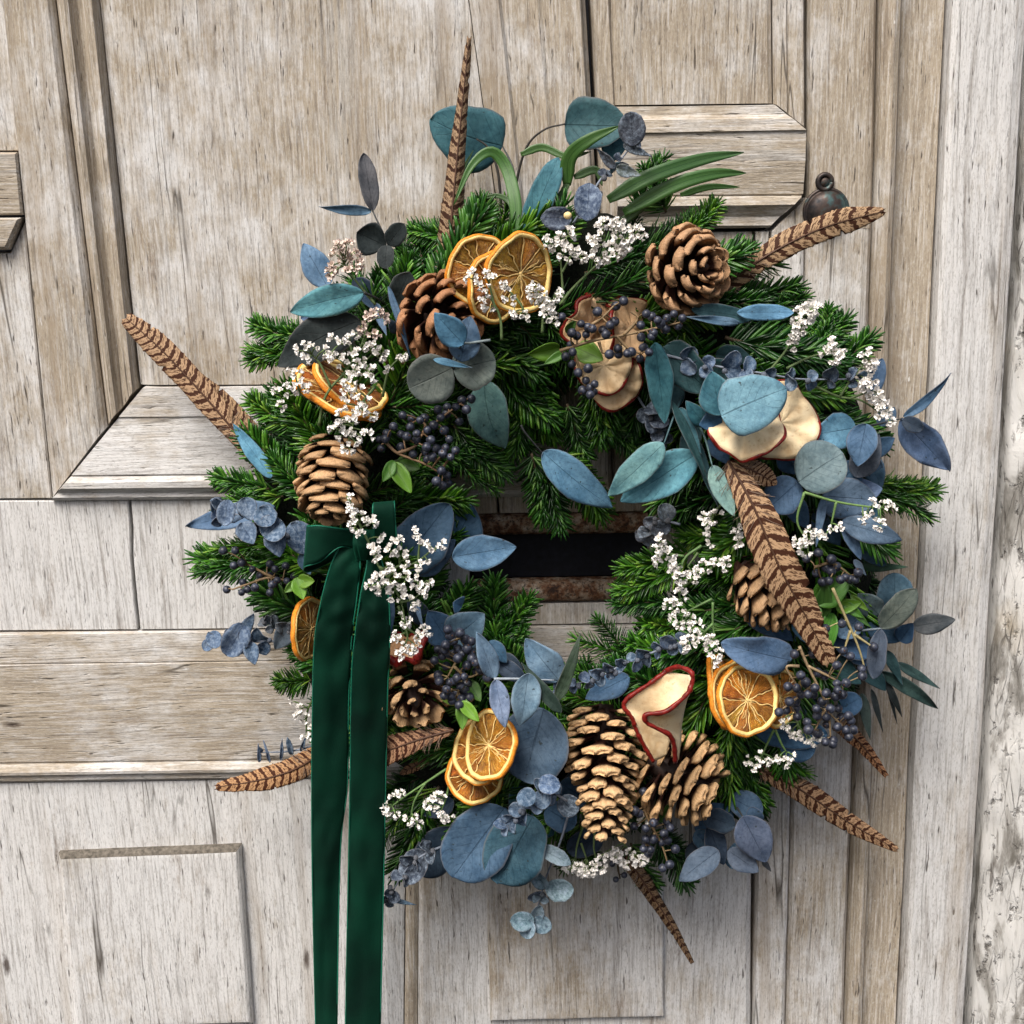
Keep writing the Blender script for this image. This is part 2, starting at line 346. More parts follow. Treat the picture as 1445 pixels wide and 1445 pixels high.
def mat_ocol(name, rough=.6, nscale=200, var=.5, bmp=.3):
    m, nt, b = newmat(name); oi = nd(nt, 'ObjectInfo'); w = math_(nt, 'MULTIPLY', oi.outputs['Random'], 20.0)
    n = noi(nt, mapped(nt, (1, 1, 1)), nscale, 4, .6, w)
    c = mix(nt, ramp(nt, n, [(.35, 0.0), (.7, 1.0)]), mix(nt, 1.0, oi.outputs['Color'], (1-var, 1-var, 1-var), 'MULTIPLY'), oi.outputs['Color'])
    nt.links.new(c, b.inputs['Base Color']); b.inputs['Roughness'].default_value = rough
    bump(nt, b, n, bmp, .0006); return m
def mat_berry():
    m, nt, b = newmat('berry_skin'); oi = nd(nt, 'ObjectInfo'); w = math_(nt, 'MULTIPLY', oi.outputs['Random'], 20.0)
    n = noi(nt, mapped(nt, (1, 1, 1)), 1.3, 4, .6, w)
    c = ramp(nt, n, [(.38, (.012, .014, .022)), (.6, (.045, .052, .080)), (.75, (.11, .12, .17))])
    nt.links.new(c, b.inputs['Base Color']); b.inputs['Roughness'].default_value = .42; bump(nt, b, n, .2, .0004); return m
M_leaf = mat_leaf('eucalyptus_leaf'); M_frost = mat_leaf('frosted_leaf', True); M_green = mat_green(); M_needle = mat_needle()
M_scale = mat_scale(); M_feather = mat_feather(); M_pulp = mat_pulp(); M_velvet = mat_velvet(); M_apple = mat_apple()
M_stem = mat_ocol('stem_bark', .65, 300, .4); M_berry = mat_berry(); M_iron = mat_iron(); M_bronze = mat_bronze(); M_post = mat_post()
M_peel = simple('orange_peel', (.72, .25, .025), .5, 500, .35, .5, .0006); M_pith = simple('orange_pith', (.92, .64, .24), .6, 160, .22, .4, .0008)
M_memb = simple('orange_membrane', (.80, .55, .22), .45, 300, .3); M_seed = simple('orange_seed', (.80, .62, .30), .4, 300, .15)
M_skin = simple('apple_skin', (.17, .013, .010), .35, 260, .6, .5, .0008); M_trim = simple('satin_trim', (.012, .15, .09), .5)
M_moss_shade = simple('shade_moss_base', (.006, .009, .004), .95, 200, .6, 1.0, .004); M_black = simple('interior_shade', (.006, .006, .008), .9)
M_white = simple('petal', (.93, .90, .86), .6, 700, .05); M_dusty = simple('dusty_petal', (.74, .62, .55), .7, 700, .15)
M_calyx = simple('calyx', (.24, .33, .11), .6); M_quill = simple('feather_quill', (.09, .045, .028), .45); M_dirt = wd('v', 1.3, -.6)
C_ = dict(blue=(.095, .245, .375), teal=(.038, .135, .175), slate=(.055, .115, .195), navy=(.014, .03, .055), pale=(.23, .34, .45),
          black=(.010, .016, .016), sage=(.10, .125, .105), turq=(.12, .32, .39), dteal=(.018, .064, .075), lilac=(.115, .195, .315),
          deep=(.034, .092, .175), brownish=(.075, .085, .10), frost=(.055, .105, .19), dfrost=(.022, .034, .06), gfrost=(.12, .19, .225))
# ================================================================ SETTING
dark_backing = part('dark_backing', [P(-500, -500, -.12), P(1950, -500, -.12), P(1950, 1950, -.12), P(-500, 1950, -.12)], [(0, 1, 2, 3)], M_black, None, smooth=False); dark_backing['kind'] = 'structure'  # near-black sheet added so the gaps in the door look dark
door = thing('wooden_door', 'old weathered oak panelled door with bleached grey paint and carved mouldings behind the wreath', 'door', P(600, 1445, 0))
def rows_part(name, rows, mat, parent, n=24, wob=.0006, back=-.03, label=None):
    """board or moulding: rows = [(pxy_start, pxy_end, depth_mm)] across the profile, swept from start to end"""
    def ext(a, b):       # boards run on past the edge of the picture along their own line
        def go(p, q, k, i): t = (k-q[i])/(p[i]-q[i]); return (q[0]+(p[0]-q[0])*t, q[1]+(p[1]-q[1])*t)
        a2, b2 = a, b
        if abs(a[1]+40) < 1e-6: a2 = go(a, b, -200, 1)
        elif abs(a[0]+40) < 1e-6 and b[0] > 0: a2 = go(a, b, -200, 0)
        if abs(b[1]-1490) < 1e-6: b2 = go(b, a, 1640, 1)
        return a2, b2
    rows = [(*ext(a, b), d) for a, b, d in rows]
    V, F = [], []; rws = [(rows[0][0], rows[0][1], back*1000)] + list(rows) + [(rows[-1][0], rows[-1][1], back*1000)]
    for j, (a, b, d) in enumerate(rws):
        A, B = P(*a, 0), P(*b, 0)
        for i in range(n+1):
            p = A.lerp(B, i/n); edge = 1 if 1 < j < len(rws)-2 else .6
            w1 = nz(p.x*9+j*.0, p.z*9, 3.1)*wob*2*edge+nz(p.x*40, p.z*40, 8.1)*wob*.6
            V.append(Vector((p.x+w1*.6, -d/1000.0-w1, p.z+w1*.6)))
    m = n+1
    for j in range(len(rws)-1):
        for i in range(n): F.append((j*m+i, j*m+i+1, (j+1)*m+i+1, (j+1)*m+i))
    k = len(rws)
    F.append(tuple(j*m for j in range(k))); F.append(tuple(j*m+n for j in range(k))[::-1])
    o = part(name, V, F, mat, parent, smooth=False, label=label)
    bm = bmesh.new(); bm.from_mesh(o.data); bmesh.ops.recalc_face_normals(bm, faces=bm.faces); bm.to_mesh(o.data); bm.free()
    return o
def vb(a0, a1, b0, b1, prof):      # vertical board: left edge a0(top) a1(bottom), right edge b0 b1
    L = lambda p, q, t: (p[0]+(q[0]-p[0])*t, p[1]+(q[1]-p[1])*t)
    return [(L(a0, b0, t), L(a1, b1, t), d) for t, d in prof]
def jag(p, q, n, amp, s=0):
    out = []
    for i in range(n+1):
        t = i/n; x = p[0]+(q[0]-p[0])*t; y = p[1]+(q[1]-p[1])*t
        k = nz(x*.021+s, y*.021, s*3.3)*amp*2+nz(x*.09, y*.09, s)*amp*.7
        if abs(q[0]-p[0]) > abs(q[1]-p[1]): out.append((x, y+k))
        else: out.append((x+k, y))
    return out
def slab(name, poly, d, mat, parent, bev=1.2, back=-.03, label=None):
    """flat board with an outline, small chamfer round the front"""
    W = [P(*q, 0) for q in poly]; n = len(W)
    area = sum(W[i].x*W[(i+1) % n].z-W[(i+1) % n].x*W[i].z for i in range(n))
    if area < 0: W.reverse()
    V = []
    for i in range(n):
        a, b, c = W[i-1], W[i], W[(i+1) % n]
        e1 = Vector((b.x-a.x, 0, b.z-a.z)); e2 = Vector((c.x-b.x, 0, c.z-b.z))
        e1.normalize(); e2.normalize()
        nrm = (Vector((-e1.z, 0, e1.x))+Vector((-e2.z, 0, e2.x))); nrm.normalize()
        V.append((b.x, -back, b.z)); V.append((b.x, -(d-bev)/1000, b.z))
        f = b+nrm*bev/1000; V.append((f.x, -d/1000, f.z))
    F = []
    for i in range(n):
        j = (i+1) % n
        F.append((i*3, j*3, j*3+1, i*3+1)); F.append((i*3+1, j*3+1, j*3+2, i*3+2))
    F.append(tuple(i*3+2 for i in range(n)))
    return part(name, V, F, mat, parent, smooth=False, label=label)
# far left pieces
slab('stile', jag((-200, -200), (-15, -200), 2, 0)+jag((-15, -200), (27, 213), 8, .8, 1)+[(-200, 214)], -1, wd('v', .6, .4), door)
slab('panel_moulding', [(-200, 217), (27, 215), (35, 303), (-200, 306)], 6, wd('h', .6, .2), door, 2)
slab('panel_moulding', [(-200, 309), (33, 307), (15, 352), (-200, 356)], 8, wd('h', .5, .3), door, 3)
slab('stile', [(-200, 359), (14, 357), (36, 310), (37.5, 358), (72, 704), (-200, 706)], -1, wd('v', .5, .5), door)
rows_part('stile', vb((0, -40), (74, 703), (72, -40), (151, 602), [(0, -2), (.04, 3), (.45, 5), (.9, 5), (.97, 2), (1, -1)]), wd('v', .6, .45), door, 40)
rows_part('panel_moulding', vb((73, -40), (152, 601), (134, -40), (194, 547), [(0, -3), (.06, 2), (.12, 5), (.26, 8), (.36, 7), (.41, 1), (.50, -1.5), (.64, 0), (.73, 3), (.76, 5.5), (.90, 6), (.94, 2), (1, -4)]), wd('v', .75, .25), door, 40)
rows_part('door_panel', vb((135, -40), (197, 543), (655, -40), (735, 541), [(0, -4), (.012, -2), (.05, 0), (.5, 1.2), (.96, 0), (1, -3)]), wd('v', .55, .45), door, 40)
rows_part('panel_moulding', vb((656, -40), (737, 543), (824, -40), (866, 700), [(0, -4), (.04, 2), (.25, 4), (.28, 1), (.52, 1.5), (.58, 4), (.62, 2.5), (.95, 4), (1, -3)]), wd('v', .7, .3), door, 40)
rows_part('stile', vb((832, -40), (867.5, 700), (860, -40), (900, 700), [(0, -6), (.1, 0), (.85, 1), (1, -5)]), wd('v', .8, .2), door, 30)
rows_part('door_panel', vb((862, -40), (864, 148), (1088, -40), (1090, 146), [(0, -4), (.03, 0), (.5, 1), (.97, 0), (1, -3)]), wd('v', .7, .25), door, 20)
rows_part('panel_moulding', vb((1091, -40), (1092, 146), (1136, -40), (1136, 181), [(0, -3), (.08, 2), (.38, 3), (.42, .5), (.5, 2), (.92, 3), (1, -2)]), wd('v', .8, .3), door, 20)
rows_part('panel_moulding', [((870, 150), (1092, 147.5), -3), ((870, 151), (1093, 149), 2), ((870, 163), (1110, 163), 3), ((870, 170), (1116, 168), 7), ((870, 188), (1134, 184), 9), ((870, 189.5), (1134.5, 186), 7),
    ((870, 232), (1133, 230), 8), ((870, 275), (1131, 273), 7), ((870, 277), (1130, 275), 5.4), ((870, 279), (1128, 278), 8), ((870, 291), (1118, 288), 10), ((870, 298), (1110, 297), 6), ((870, 306), (1100, 305), 3), ((870, 320), (1088, 317), 4), ((870, 324), (1085, 321), 1)], wd('h', .45, .3), door, 30)
slab('stile', [(870, 329), (1062, 327), (1066, 345), (1064, 380), (1060, 700), (870, 700)], -3, wd('v', .5, .4), door)
slab('stile', [(1067, 327), (1086, 326), (1084, 400), (1082, 700), (1063, 700), (1068, 350)], -1, wd('v', .4, .5), door)
# closing stile with the knob, notched round the clipped moulding
rows_part('stile', vb((1141, -40), (1138, 322), (1240, -40), (1231, 322), [(0, -3), (.03, 2), (.5, 3), (.88, 2), (.95, .5), (1, -4)]), wd('v', .75, .3), door, 24)
slab('stile', [(1096, -0), (1096, 0)][:0]+[(1138, 279), (1138, 325), (1088, 400), (1089, 326)], 1, wd('v', .6, .35), door, .8)
rows_part('stile', vb((1088, 326), (1062, 1490), (1137, 324), (1107, 1490), [(0, -6), (.05, 1), (.55, 3), (.84, 4), (.93, 2.5), (1, -3)]), wd('v', .55, .5), door, 50)
rows_part('stile', vb((1138, 322), (1108, 1490), (1231, 322), (1189, 1490), [(0, -3), (.04, 2), (.5, 2.4), (.85, 2), (.94, .6), (1, -4)]), wd('v', .55, .42), door, 50)
# bolection moulding under the large panel
rows_part('panel_moulding', [((204, 545.5), (735, 542), -3), ((203, 546.5), (736, 543), 3), ((170, 587), (768, 582), 5), ((169, 588.5), (769, 583.5), 3.6), ((136, 630), (803, 624), 7), ((106, 667), (834, 661), 9),
    ((105, 669), (835, 663), 7), ((103, 671), (836, 665), 9.5), ((98, 677), (842, 671), 12), ((92, 685), (849, 679), 12), ((87, 689), (852, 683), 8), ((84, 694), (856, 688), 5.5), ((77, 700), (861, 694), 6), ((74, 705), (866, 699), 3)], wd('h', .4, .55), door, 60)
# board zone round the letter slot
slab('door_board', [(-200, 708)]+jag((-200, 707), (180, 707), 3, 0)[1:]+jag((180.5, 708), (193, 889), 14, 1.5, 5)+[(-200, 892)], -1, wd('v', .2, .85), door, .8)
slab('door_board', jag((185, 707), (197.5, 889), 14, 1.5, 5)+[(663, 884), (661, 702)], -1, wd('v', .25, .8), door, .8)
slab('door_board', [(665, 702), (700, 701), (702, 725), (665, 726)], -1, wd('v', .7, .1), door, .8)
slab('door_board', [(703, 701), (914, 698), (914, 722), (705, 725)], -1, wd('v', .7, .1), door, .8)
slab('door_board', [(665, 853), (914, 850), (915, 880), (666, 883)], -1, wd('v', .4, .4), door, .8)
slab('door_board', [(917, 698), (1060, 697), (1060, 878), (918, 880)], -1, wd('v', .4, .5), door, .8)
# middle rail
rows_part('door_rail', [((-40, 894.5), (1060, 880), -3), ((-40, 896), (1060, 882), 2), ((-40, 935), (1060, 921), 3.5), ((-40, 936.5), (1060, 922), 2.2), ((-40, 938), (1060, 923.5), 3.8), ((-40, 1000), (1060, 986), 4.5), ((-40, 1074), (1060, 1060), 3),
    ((-40, 1077), (1060, 1062), .8), ((-40, 1079), (1060, 1064), 5), ((-40, 1086), (1060, 1070), 8), ((-40, 1090), (1060, 1074), 7.5), ((-40, 1094), (1060, 1078), 4), ((-40, 1100), (1060, 1084), 3.6), ((-40, 1104), (1060, 1088), 1)], wd('h', .75, .45), door, 60)
# lower boards
rows_part('door_panel', vb((-200, 1109), (-200, 1490), (572, 1098), (568, 1490), [(0, -2), (.02, -1), (.5, -.5), (.93, -.5), (.97, -1.5), (1, -6)]), wd('v', .22, .8), door, 24, .0005)
rows_part('door_panel', vb((574, 1098), (569.5, 1490), (590, 1098), (588, 1490), [(0, -6), (.3, -4), (.7, -4), (1, -6)]), wd('v', 1.1, .1), door, 24, .0004)
rows_part('door_panel', vb((591, 1098), (589, 1490), (1061, 1090), (1059.5, 1490), [(0, -6), (.015, -1), (.5, -.5), (.985, -.5), (1, -4)]), wd('v', .3, .62), door, 24, .0005)
def raised(poly, d, mat, parent, bevpx=8, dark_top=False):
    W = [P(*q, 0) for q in poly]; n = 4; cx = sum((w for w in W), Vector())/4
    V = []; S_ = 10; rings = [(0, -1.5), (0, d*.45), (.35, d*.8), (.75, d*.97), (1.2, d), (2.5, d+.15)]
    out = []
    for i in range(4):
        for k in range(S_): out.append(W[i].lerp(W[(i+1) % 4], k/S_))
    N_ = len(out)
    for r_, dd in rings:
        for w in out:
            e = (cx-w); s = 1-(bevpx*r_*.0006)/max(abs(e.x), abs(e.z), .01)
            q = cx-e*s; jit = nz(w.x*60, w.z*60, 1)*.0007*(1 if r_ < 1 else .4)
            V.append((q.x+jit, -dd/1000, q.z+jit))
    F = []
    for r_ in range(len(rings)-1):
        for i in range(N_):
            j = (i+1) % N_; F.append((r_*N_+i, r_*N_+j, (r_+1)*N_+j, (r_+1)*N_+i))
    F.append(tuple((len(rings)-1)*N_+i for i in range(N_)))
    o = part('raised_panel', V, F, [mat, simple('ledge_dark', (.13, .115, .095), .95, 260, .6, .6, .002)], parent, smooth=False)
    if dark_top:
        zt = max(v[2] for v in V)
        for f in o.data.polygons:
            if f.center.z+rootloc(parent).z > zt-.0085 and abs(f.normal.y) < .93: f.material_index = 1  # faces along the top edge take the darker colour
    bm = bmesh.new(); bm.from_mesh(o.data); bmesh.ops.recalc_face_normals(bm, faces=bm.faces); bm.to_mesh(o.data); bm.free(); return o
raised([(85, 1200), (341, 1190), (359, 1439), (108, 1448)], 9, wd('v', .3, .7), door, 9, dark_top=True)
raised([(684, 1160), (935, 1150), (937, 1431), (692, 1437)], 6, wd('v', .4, .55), door, 5)
# letter slot
ls = part('letter_slot', *(lambda: ([P(660, 722, -.028), P(920, 718, -.028), P(920, 852, -.028), P(660, 856, -.028)], [(0, 1, 2, 3)]))(), M_black, door, smooth=False)  # near-black plane, darkness behind the opening put into its colour
def bar(y0, y1, x0, x1, name):
    V, F = [], []; n = 40; prof = [(0, -12), (.02, 1), (.2, 3.4), (.5, 4), (.85, 3.2), (1, .5), (1, -20)]
    for j, (t, d) in enumerate(prof):
        for i in range(n+1):
            p = P(x0+(x1-x0)*i/n, y0+(y1-y0)*t-(i/n)*4, 0); q = nz(p.x*80, p.z*80, j)*.0009
            V.append((p.x, -(d/1000)-q, p.z+q))
    for j in range(len(prof)-1):
        for i in range(n): F.append((j*(n+1)+i, j*(n+1)+i+1, (j+1)*(n+1)+i+1, (j+1)*(n+1)+i))
    return part(name, V, F, M_iron, ls)
bar(728, 755, 664, 914, 'slot_frame'); bar(822, 850, 664, 914, 'slot_frame')
slab('slot_shade', [(668, 757), (910, 752), (910, 819), (668, 823)], -14, simple('slot_shade_black', (.006, .007, .012), .6, 150, .5, .4, .001), ls, 1.5)  # black sheet standing in for the shade inside the open slot
# bronze cylinder pull on the stile
def lathe(prof, C, nx, ny, nzv, seg=40):
    V, F = [], []
    for r_, h in prof:
        for k in range(seg):
            a = 2*math.pi*k/seg; V.append(C+nx*math.cos(a)*r_+ny*math.sin(a)*r_+nzv*h)
    for j in range(len(prof)-1):
        for k in range(seg):
            k2 = (k+1) % seg; F.append((j*seg+k, j*seg+k2, (j+1)*seg+k2, (j+1)*seg+k))
    F.append(tuple((len(prof)-1)*seg+k for k in range(seg)))
    return V, F
X, Y, Z = Vector((1, 0, 0)), Vector((0, -1, 0)), Vector((0, 0, 1))
knob = part('door_handle', *lathe([(.0185, 0), (.0188, .002), (.0178, .0032), (.0168, .0030), (.0160, .0026), (.0155, .0040), (.0140, .0068), (.011, .0088), (.006, .0102), (.001, .0106)], P(1165, 298, .003), X, Z, Y), M_bronze, door)
V, F = [], []
ctr = P(1164, 257, .005)
ring = [ctr+X*math.cos(a)*.0055+Z*math.sin(a)*.0058 for a in [2*math.pi*i/24 for i in range(25)]]
tube_vf(ring, .0022, 8, V, F); part('hanging_ring', V, F, M_bronze, knob)
part('screw', *lathe([(.0042, 0), (.0042, .001), (.003, .0022), (.0005, .0026)], P(1164, 257, .004), X, Z, Y, 20), M_bronze, knob)
# door frame
frame = thing('door_frame', 'pale weathered timber door frame with rounded bead and brown stained groove right of the door', 'door frame', P(1280, 1445, 0))
rows_part('frame_moulding', vb((1244, -40), (1191, 1490), (1338, -40), (1264, 1490), [(0, -12), (.03, 2), (.10, 9), (.18, 11), (.26, 9), (.31, 1.5), (.34, -2), (.5, -3), (.72, -2), (.90, 0), (.955, 1), (.965, -4), (1, -5)]), wd('v', 1.0, .2), frame, 60)
rows_part('frame_post', vb((1339, -40), (1265, 1490), (1453, -40), (1357, 1490), [(0, -5), (.02, 8), (.08, 11), (.3, 12), (.8, 12.5), (.92, 10), (1, -2)]), wd('v', .15, .8), frame, 60)
post = thing('rough_post', 'rough cracked post with flaking white paint at the right edge of the doorway', 'post', P(1410, 1445, 0))
def rough_post():
    V, F = [], []; n, m = 240, 60
    for j in range(m+1):
        t = max(0, j-1)/(m-1)
        for i in range(n+1):
            s = (i/n)*1.18-.09; l = (1470-(1470-1372)*s, -60+1560*s); r_ = (1760, l[1])
            p = P(l[0]+(r_[0]-l[0])*t, l[1], 0)
            d = -.009+.022*math.sin(min(1, t*3.2)*math.pi/2) if j > 0 else -.07
            q = nz(p.x*45, p.z*14, 2)*.004+nz(p.x*130, p.z*40, 5)*.0022+abs(nz(p.x*60, p.z*9, 9))*.004
            V.append((p.x+(nz(1, p.z*22, 4)*.0022 if j < 3 else 0), -d-q, p.z))
    for j in range(m):
        for i in range(n): F.append((j*(n+1)+i, j*(n+1)+i+1, (j+1)*(n+1)+i+1, (j+1)*(n+1)+i))
    part('post_face', V, F, M_post, post)
rough_post()
# ================================================================ BUILDERS FOR THE WREATH
LEAFGRP = {}
def leaf(parent, bx, by, tx, ty, w, col='blue', sh='ovate', d0=.10, d1=None, roll=0.0, fold=.10, bend=.06, curve=0.0, wav=.03, mat=None, name='leaf', n=14, m=8, label=None):
    d1 = d0+.006 if d1 is None else d1
    B, T = P(bx, by, d0), P(tx, ty, d1); A = T-B; L = A.length
    w = w*SC((d0+d1)/2); view = (CAM-(B+T)/2).normalized()
    a = A.normalized(); S = a.cross(view); S.normalize(); Nn = S.cross(a); Nn.normalize()
    if Nn.dot(view) < 0: Nn = -Nn
    roll += rnd.uniform(-14, 14); bend += rnd.uniform(-.03, .04); fold += rnd.uniform(-.05, .07); tipc = rnd.uniform(-.06, .05)
    if roll:
        S = S*math.cos(R(roll))+Nn*math.sin(R(roll)); Nn = a.cross(S)
        if Nn.dot(view) < 0: Nn = -Nn
    def f(u):
        if sh == 'round': return max(0, 1-abs(2*u-1)**2.15)**.5*(1.0)
        if sh == 'ovate': return max(0, math.sin(math.pi*u**.78))**.72*(1-.12*u)
        if sh == 'heart': return max(0, 1-abs(2*u**.8-1)**2.6)**.6*(1-.28*u)
        if sh == 'obov': return max(0, math.sin(math.pi*u**1.25))**.75
        if sh == 'oblong': return max(0, 1-abs(2*u-1)**2.8)**.75
        if sh == 'lance': return max(0, math.sin(math.pi*u**.62))**.95
        return math.sin(math.pi*u)
    s0 = rnd.random()*50; V, F, UV = [], [], []
    for i in range(n+1):
        u = .5-.5*math.cos(math.pi*i/n); uw = max(.004, f(min(max(u, .0), 1)))
        for j in range(m+1):
            v = -1+2*j/m
            wave = nz(u*2.6+s0, v*.6, s0)*wav*2
            ew = 1+nz(u*4+s0, math.copysign(1, v)*3, 2)*.10+nz(u*13+s0, math.copysign(1, v)*3, 7)*.035
            p = B+A*u+S*(v*w/2*uw*ew+curve*w*math.sin(math.pi*u))
            p += Nn*(tipc*L*u**4+bend*L*math.sin(math.pi*u)+fold*w*(abs(v)**1.4-.5)*uw+wave*L*(.3+abs(v)))
            V.append(p); UV.append((u, (v+1)/2))
    for i in range(n):
        for j in range(m): k = i*(m+1)+j; F.append((k, k+1, k+m+2, k+m+1))
    c = C_[col] if isinstance(col, str) else col
    j_ = 1.02*(1+rnd.uniform(-.18, .18)); c = (c[0]*(1+rnd.uniform(-.08, .12)), c[1], c[2]*(1+rnd.uniform(-.10, .05)))
    return part(name, V, F, mat or M_leaf, parent, UV, color=tuple(x*j_ for x in c), thick=.0004, label=label)
def stem(parent, pts, rad=.0011, col=(.05, .055, .05), name='stem', dd=.09, n=None, taper=.5):
    q = crom(W3(pts, dd), n or max(6, 5*len(pts)))
    V, F = tube_vf(q, lambda t: rad*(1-(1-taper)*t), 6)
    return part(name, V, F, M_stem, parent, color=col)
def sprig(label, leaves, stems=(), group=None, name='eucalyptus_sprig', cat='eucalyptus sprig', scol=(.055, .06, .06), srad=.0011):
    x, y = leaves[0][0], leaves[0][1]
    t = thing(name, label, cat, P(x, y, .08), group)
    for st in stems: stem(t, st, srad, scol)
    for lf in leaves:
        kw = lf[7] if len(lf) > 7 else {}
        if ('round' in lf or lf[4] > 80) and 'roll' not in kw: kw = dict(kw, roll=0.01)
        leaf(t, *lf[:5], lf[5] if len(lf) > 5 else 'blue', lf[6] if len(lf) > 6 else 'ovate', **kw)
    return t
def frost(label, paths, size=26, step=22, col='frost', d=.11, extra=(), scol=(.25, .29, .36), jit=.3, buds=True):
    t = thing('frosted_eucalyptus_sprig', label, 'eucalyptus sprig', P(paths[0][0][0], paths[0][0][1], d-.03))
    for path in paths:
        path = [(p[0], p[1], p[2] if len(p) > 2 else d) for p in path]
        stem(t, path, .0011, scol)
        q = crom([(p[0], p[1], p[2]) for p in path], 60); acc = 0; side = 1
        for i in range(1, 60):
            dx, dy = q[i][0]-q[i-1][0], q[i][1]-q[i-1][1]; l = math.hypot(dx, dy); acc += l
            if acc >= step or i == 59:
                acc = 0; dx /= l; dy /= l; fr = 1-.3*i/60
                for sd in (1, -1):
                    s = size*fr*rnd.uniform(.75, 1.15); an = rnd.uniform(.5, 1.25)
                    ca, sa = math.cos(an*sd), math.sin(an*sd); ex, ey = dx*ca-dy*sa, dx*sa+dy*ca
                    dd = q[i][2]
                    leaf(t, q[i][0], q[i][1], q[i][0]+ex*s*rnd.uniform(.8, 1), q[i][1]+ey*s*rnd.uniform(.8, 1), s*.95, col, 'round', dd+.001, dd+rnd.uniform(-.003, .013), roll=rnd.uniform(-50, 50), fold=.25, bend=.12, wav=.07, mat=M_frost, n=8, m=6)
                    if buds and rnd.random() < .5:
                        bp = P(q[i][0]+rnd.uniform(-5, 5), q[i][1]+rnd.uniform(-5, 5), dd+.005)
                        inst('bud', BUD, Matrix.Translation(bp) @ Matrix.Rotation(rnd.random()*6, 4, 'X') @ Matrix.Scale(.0024, 4), t, color=C_[col] if isinstance(col, str) else col)
    for lf in extra:
        kw = dict(mat=M_frost, wav=.05, fold=.2, n=8, m=6); kw.update(lf[7] if len(lf) > 7 else {})
        leaf(t, *lf[:5], lf[5] if len(lf) > 5 else col, lf[6] if len(lf) > 6 else 'round', **kw)
    return t
def mesh_of(name, V, F, mats, uvs=None, smooth=True, mi=None):
    me = bpy.data.meshes.new(name); me.from_pydata([tuple(v) for v in V], [], F)
    if uvs:
        uv = me.uv_layers.new(name='UVMap')
        for lp in me.loops: uv.data[lp.index].uv = uvs[lp.vertex_index]
    if smooth: me.polygons.foreach_set('use_smooth', [True]*len(me.polygons))
    for m in mats: me.materials.append(m)
    if mi: me.polygons.foreach_set('material_index', mi)
    me.update(); return me
def ico(r, sub=2):
    bm = bmesh.new(); bmesh.ops.create_icosphere(bm, subdivisions=sub, radius=r)
    V = [v.co.copy() for v in bm.verts]; F = [tuple(v.index for v in f.verts) for f in bm.faces]; bm.free(); return V, F
_V, _F = ico(1, 2); _V = [Vector((v.x*.9, v.y*.9, v.z*(1.1+.1*nz(v.x*2, v.y*2, v.z*2)))) for v in _V]; BUD = mesh_of('bud', _V, _F, [M_frost])
def mk_berry():
    V, F = ico(1, 3); V = [Vector((v.x, v.y, v.z*1.04))*(1+.035*nz(v.x*2.2, v.y*2.2, v.z*2.2)) for v in V]
    V = [v*(1-.10*max(0, v.z-.93)/.07) for v in V]
    mi = [0]*len(F)
    b = len(V)
    for k in range(6):
        a = k*math.pi/3; V.append(Vector((math.cos(a)*.20, math.sin(a)*.20, .99)))
    V.append(Vector((0, 0, 1.14)))
    for k in range(6): F.append((b+k, b+(k+1) % 6, b+6)); mi.append(1)
    return mesh_of('berry', V, F, [M_berry, M_quill], mi=mi)
BERRY = mk_berry()
def rotm(rx, ry, rz): return Matrix.Rotation(rz, 4, 'Z') @ Matrix.Rotation(ry, 4, 'Y') @ Matrix.Rotation(rx, 4, 'X')
def nearest_on(polys, x, y):
    best = None
    for pl in polys:
        for i in range(len(pl)-1):
            a, b = pl[i], pl[i+1]; vx, vy = b[0]-a[0], b[1]-a[1]; l2 = vx*vx+vy*vy or 1
            t = max(0, min(1, ((x-a[0])*vx+(y-a[1])*vy)/l2-.08)); qx, qy = a[0]+vx*t, a[1]+vy*t
            dd = (x-qx)**2+(y-qy)**2
            if best is None or dd < best[0]: best = (dd, qx, qy)
    return best[1], best[2]
def berries(label, pts, stems, d=.125, r=6.2, scol=(.30, .20, .10), group='clusters of blue-black berries'):
    t = thing('berry_cluster', label, 'berries', P(stems[0][0][0], stems[0][0][1], d-.02))
    for s in stems: stem(t, s, .0013, scol, dd=d-.004)
    V, F = [], []
    for (x, y) in pts:
        dz = d+rnd.uniform(-.012, .012); c = P(x, y, dz); rr = r*rnd.uniform(.88, 1.12)*SC(dz)
        M = Matrix.Translation(c) @ rotm(rnd.uniform(-1.3, 1.3)+math.pi/2, rnd.uniform(-1, 1), rnd.random()*6) @ Matrix.Scale(rr, 4)
        inst('berry', BERRY, M, t)
        qx, qy = nearest_on(stems, x, y); q = P(qx, qy, d-.004)
        mid = q.lerp(c, .55)+Vector((rnd.uniform(-1, 1), 0, rnd.uniform(-.5, 1)))*.0015
        tube_vf(crom([q, mid, c], 6), .00055, 4, V, F)
    part('stalks', V, F, M_stem, t, color=scol, kind='stuff')
    return t
